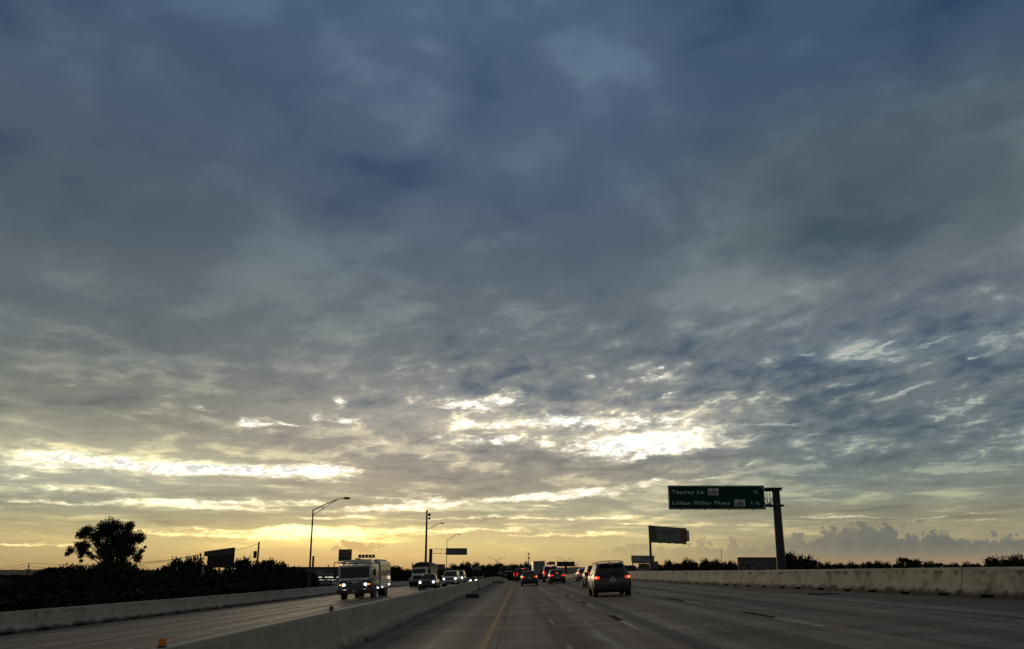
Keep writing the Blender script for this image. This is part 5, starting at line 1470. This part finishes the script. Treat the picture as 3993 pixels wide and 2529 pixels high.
        mb = MB(); mb.tube([(s * (hw + .03), -1.5, 1.2), (s * (hw + .03), -1.5, 2.3)], .02, 6); mb.build("grab_rail", CH, t)
    # pump panel and body
    MB().rbox((0, -3.5, 1.62), (2.36, .70, 2.05), .03).build("pump_panel", M['steel'], t)
    mb = MB(); mb.rbox((0, -6.35, 1.70), (2.52, 5.0, 2.15), .04); bd = mb.build("equipment_body", M['silver_paint'], t)
    MB().rbox((0, -6.3, 2.86), (2.0, 4.6, .16), .03).build("hose_cover", M['tan_steel'], t)
    for s in (-1, 1):
        for k, (y0, y1) in enumerate(((-3.98, -4.98), (-5.05, -6.95), (-7.05, -8.7))):
            sh = MB().box((s * 1.266, (y0 + y1) / 2, 1.95 if k != 1 else 2.05), (.02, abs(y1 - y0), 1.1 if k != 1 else .95)).build("roller_shutter", M['maroon_paint'], bd)
            mb = MB(); mb.box((s * 1.282, (y0 + y1) / 2, 1.44 if k != 1 else 1.60), (.02, abs(y1 - y0) * .9, .03)); mb.build("shutter_handle", CH, bd)
        MB().box((s * 1.275, -6.3, 1.30), (.02, 4.9, .10)).build("stripe", M['sign_panel'], bd)
        MB().box((s * 1.27, -6.3, .74), (.03, 4.9, .12)).build("rub_rail", CH, bd)
        for y in (-1.55, -6.6):
            mb = MB(); mb.lathe([(s * (hw - .05), .66), (s * (hw + .022), .66), (s * (hw + .022), .58), (s * (hw - .05), .58)], 24, 'X', (0, y, .56)); mb.build("wheel_arch_trim", CH, t)
            mb = MB(); mb.lathe([(s * (hw - .1), .57), (s * (hw + .008), .57), (s * (hw + .008), .01)], 22, 'X', (0, y, .56)); mb.build("wheel_arch", M['under'], t)
            wheel(t, s * (hw - .15), y, .53, .32, s)
        if s: 
            MB().rbox((s * 1.28, -3.5, .70), (.08, .5, .22), .03).build("chrome_step", CH, t)
            MB().rbox((s * 1.28, -2.55, .72), (.05, .14, .09), .02).build("side_marker", M['lamp_white'], t)
            MB().rbox((s * 1.28, -4.6, .74), (.05, .14, .10), .02).build("side_marker", M['lamp_white'], t)
            wheel(t, s * (hw - .50), -6.6, .53, .30, s)
    MB().box((0, -4.5, .55), (1.2, 8.4, .3)).build("chassis", M['under'], t)
    return t
fire_engine()

# --- white dump truck with a tarped trailer
def dump_truck():
    base = place(-13.55, 106.5)
    t = thing("dump_truck", "white conventional truck pulling a domed tarped tan trailer, behind the small black pickup", "truck")
    t.matrix_world = Matrix.Translation(base) @ Matrix.Rotation(-math.atan(BANK), 4, 'Y') @ Matrix.Rotation(-HEAD + PI - math.radians(0.2), 4, 'Z')
    WP = M['white_paint']
    st = [(0, .95, 1.42, .70, .12), (-.12, .80, 1.55, .84, .14), (-.8, .8, 1.70, .90, .16), (-1.7, .8, 1.82, .98, .14)]
    body_loft(st).build("hood", WP, t, smooth=40)
    MB().rbox((0, .03, 1.28), (1.20, .08, .52), .05).build("grille", M['black'], t)
    for s in (-1, 1):
        mb = MB(); mb.rbox((s * .98, -.72, .98), (.36, 1.2, .50), .1); fd = mb.build("fender", WP, t, smooth=40)
        mb = MB(); mb.rbox((s * .96, -.08, 1.0), (.26, .1, .20), .04); mb.build("headlight", M['lamp_dim'], t)
        wheel(t, s * 1.0, -.85, .52, .28, s)
        for y in (-4.6, -5.9, -11.2, -12.5): wheel(t, s * 1.0, y, .52, .5, s)
    MB().rbox((0, .12, .62), (2.3, .25, .34), .05).build("bumper", M['black'], t)
    mb = MB(); mb.box((0, -2.45, 1.70), (2.06, 1.5, 1.5), (.94, .90)); mb.rbox((0, -2.48, 2.47), (1.88, 1.3, .14), .05); mb.build("cab", WP, t, smooth=30)
    mb = MB(); mb.plate((.86, -1.675, 1.86), (-.86, -1.675, 1.86), (-.82, -1.745, 2.36), (.82, -1.745, 2.36), .03); mb.build("windshield", M['glass'], t)
    for s in (-1, 1):
        MB().box((s * .995, -2.3, 2.05), (.03, .8, .48), rot=Matrix.Rotation(-s * .04, 3, 'Y')).build("side_window", M['glass'], t)
        mb = MB(); mb.tube([(s * 1.0, -1.8, 2.3), (s * 1.35, -1.7, 2.3), (s * 1.35, -1.7, 1.75), (s * 1.0, -1.8, 1.7)], .02, 6); a_ = mb.build("mirror_arm", M['steel_dark'], t)
        MB().rbox((s * 1.36, -1.7, 2.02), (.20, .08, .5), .03).build("mirror", M['black'], a_)
    for k in range(5): MB().rbox((-.6 + .3 * k, -1.95, 2.575), (.08, .06, .05), .012).build("marker_lamp", M['lamp_dim'], t)
    mb = MB(); mb.tube([(1.12, -3.4, .9), (1.12, -3.4, 3.05)], .085, 10); mb.tube([(1.12, -3.4, 3.05), (1.12, -3.55, 3.15)], .085, 8); mb.build("exhaust_stack", M['steel_dark'], t, smooth=50)
    MB().box((0, -6.5, .85), (1.0, 12.5, .3)).build("chassis", M['under'], t)
    mb = MB(); mb.box((0, -9.0, 1.85), (2.5, 9.0, 1.7)); bn = mb.build("trailer_body", M['tan_steel'], t)
    for s in (-1, 1):
        for k in range(9): MB().box((s * 1.27, -4.7 - k * 1.08, 1.85), (.05, .08, 1.66)).build("side_rib", M['tan_steel'], bn)
    mb = MB(); rings = []
    for y in (-4.45, -4.6, -13.4, -13.55):
        k = .9 if y in (-4.45, -13.55) else 1
        rings.append([(1.27 * math.cos(a * PI / 10), y, 2.68 + .66 * k * math.sin(a * PI / 10)) for a in range(11)])
    mb.loft(rings); mb.build("tarp", M['tarp'], t, smooth=50)
    return t
dump_truck()

# --- semi trailer ahead, seen from behind
def semi():
    base = place(4.5, 178)
    t = thing("semi_trailer_truck", "boxy grey semi trailer seen from behind beyond the silver pickup", "truck")
    t.matrix_world = Matrix.Translation(base) @ Matrix.Rotation(-math.atan(BANK), 4, 'Y') @ Matrix.Rotation(-HEAD - math.radians(-1.0), 4, 'Z')
    tb = MB().box((0, 6.8, 2.62), (2.6, 13.6, 2.85)).build("trailer_box", M['silver_paint'], t)
    for s in (-1, 1):
        d = MB().box((s * .63, -.02, 2.62), (1.2, .04, 2.7)).build("rear_door", M['wall_grey'], t)
        mb = MB(); mb.tube([(s * .25, -.06, 1.3), (s * .25, -.06, 3.9)], .02, 5); mb.build("lock_rod", M['steel'], d)
        MB().rbox((s * 1.05, -.05, 1.02), (.34, .05, .12), .02).build("tail_light", M['lamp_red'], t)
        for y in (1.2, 2.5): wheel(t, s * 1.0, y, .52, .5, s)
        MB().box((s * 1.0, .4, .55), (.6, .03, .75)).build("mud_flap", M['black'], t)
        wheel(t, s * 1.0, 12.5, .52, .5, s); wheel(t, s * 1.05, 17.2, .52, .3, s)
    mb = MB(); mb.box((0, -.02, .55), (2.3, .1, .12)); mb.box((-.6, -.02, .85), (.1, .1, .6)); mb.box((.6, -.02, .85), (.1, .1, .6)); mb.build("underride_guard", M['red_paint'], t)
    MB().box((0, 8, 1.05), (1.1, 15, .25)).build("chassis", M['under'], t)
    mb = MB(); mb.box((0, 15.6, 2.3), (2.4, 2.4, 2.6), (.95, .9)); mb.rbox((0, 18.0, 1.5), (2.1, 2.6, 1.1), .15); mb.build("tractor_cab", M['maroon_paint'], t, smooth=30)
    return t
semi()

# --- parked in the storage yard, seen between bushes and fire engine
def box_truck(x, y, label, cab='white_paint', h=2.7, rz=.5):
    z = gz(x, y)
    t = thing("box_truck", label, "truck", (x, y, z), (0, 0, rz), group="rental trucks parked in the storage yard")
    MB().rbox((0, -1.2, .75 + h / 2), (2.2, 4.2, h), .05).build("cargo_box", M['board_white'], t)
    mb = MB(); mb.box((0, 1.75, 1.3), (1.95, 1.6, 1.5), (.92, .75)); mb.rbox((0, 2.7, .95), (1.9, .9, .75), .1); mb.build("cab", M[cab], t, smooth=30)
    MB().box((0, 2.42, 1.72), (1.6, .05, .5), rot=Matrix.Rotation(.28, 3, 'X')).build("windshield", M['glass'], t)
    MB().rbox((0, -1.2, .7), (2.0, 5.8, .2), .02).build("chassis", M['under'], t)
    for s in (-1, 1):
        for yy in (-2.2, 2.4): wheel(t, s * .9, yy, .38, .24, s)
    return t
yard = [(1247, 205, 0), (1262, 215, 1), (1277, 208, 0), (1292, 218, 0), (1306, 210, 1), (1318, 222, 0)]
nms = ["leftmost parked rental truck under the storage building's canopy", "second parked rental truck left of the twin headed lamp post", "parked rental truck at the foot of the twin headed lamp post", "parked rental truck left of the portal frame's post", "parked rental truck behind the portal frame's post", "rightmost parked rental truck, beside the fire engine's front"]
for (u, y, k), lb in zip(yard, nms):
    p = at(u, 2250, y); tt = box_truck(p.x, y, lb, 'orange' if False else ('white_paint' if k else 'silver_paint'), 2.4 + .3 * k, 2.6)
ptops = [(1252, 150), (1275, 152), (1298, 150)]
PCAR = dict(SEDAN, tail=(.66, .86, .3, .14), lit=False, core=None)
for (u, y), lb, pt in zip(ptops, ["dark parked car just behind the left wall, near the lamp's foot", "pale parked car just behind the left wall in the yard", "second pale parked car just behind the left wall, nearer the fire engine"], ['navy_paint', 'grey_paint', 'silver_paint']):
    p = at(u, 2272, y)
    q = car("parked_car", lb, "car", Vector((p.x, y, gz(p.x, y))), .9, dict(PCAR, paint=pt), group="cars parked in the storage yard")
    q.location.z = p.z - .9
p = at(2589, 2226, 160)
q = car("parked_car", "red car roof just showing above the right wall below the tall billboard", "car", Vector((p.x, 160, p.z - 1.40)), 1.3, dict(PCAR, paint='red_paint'))
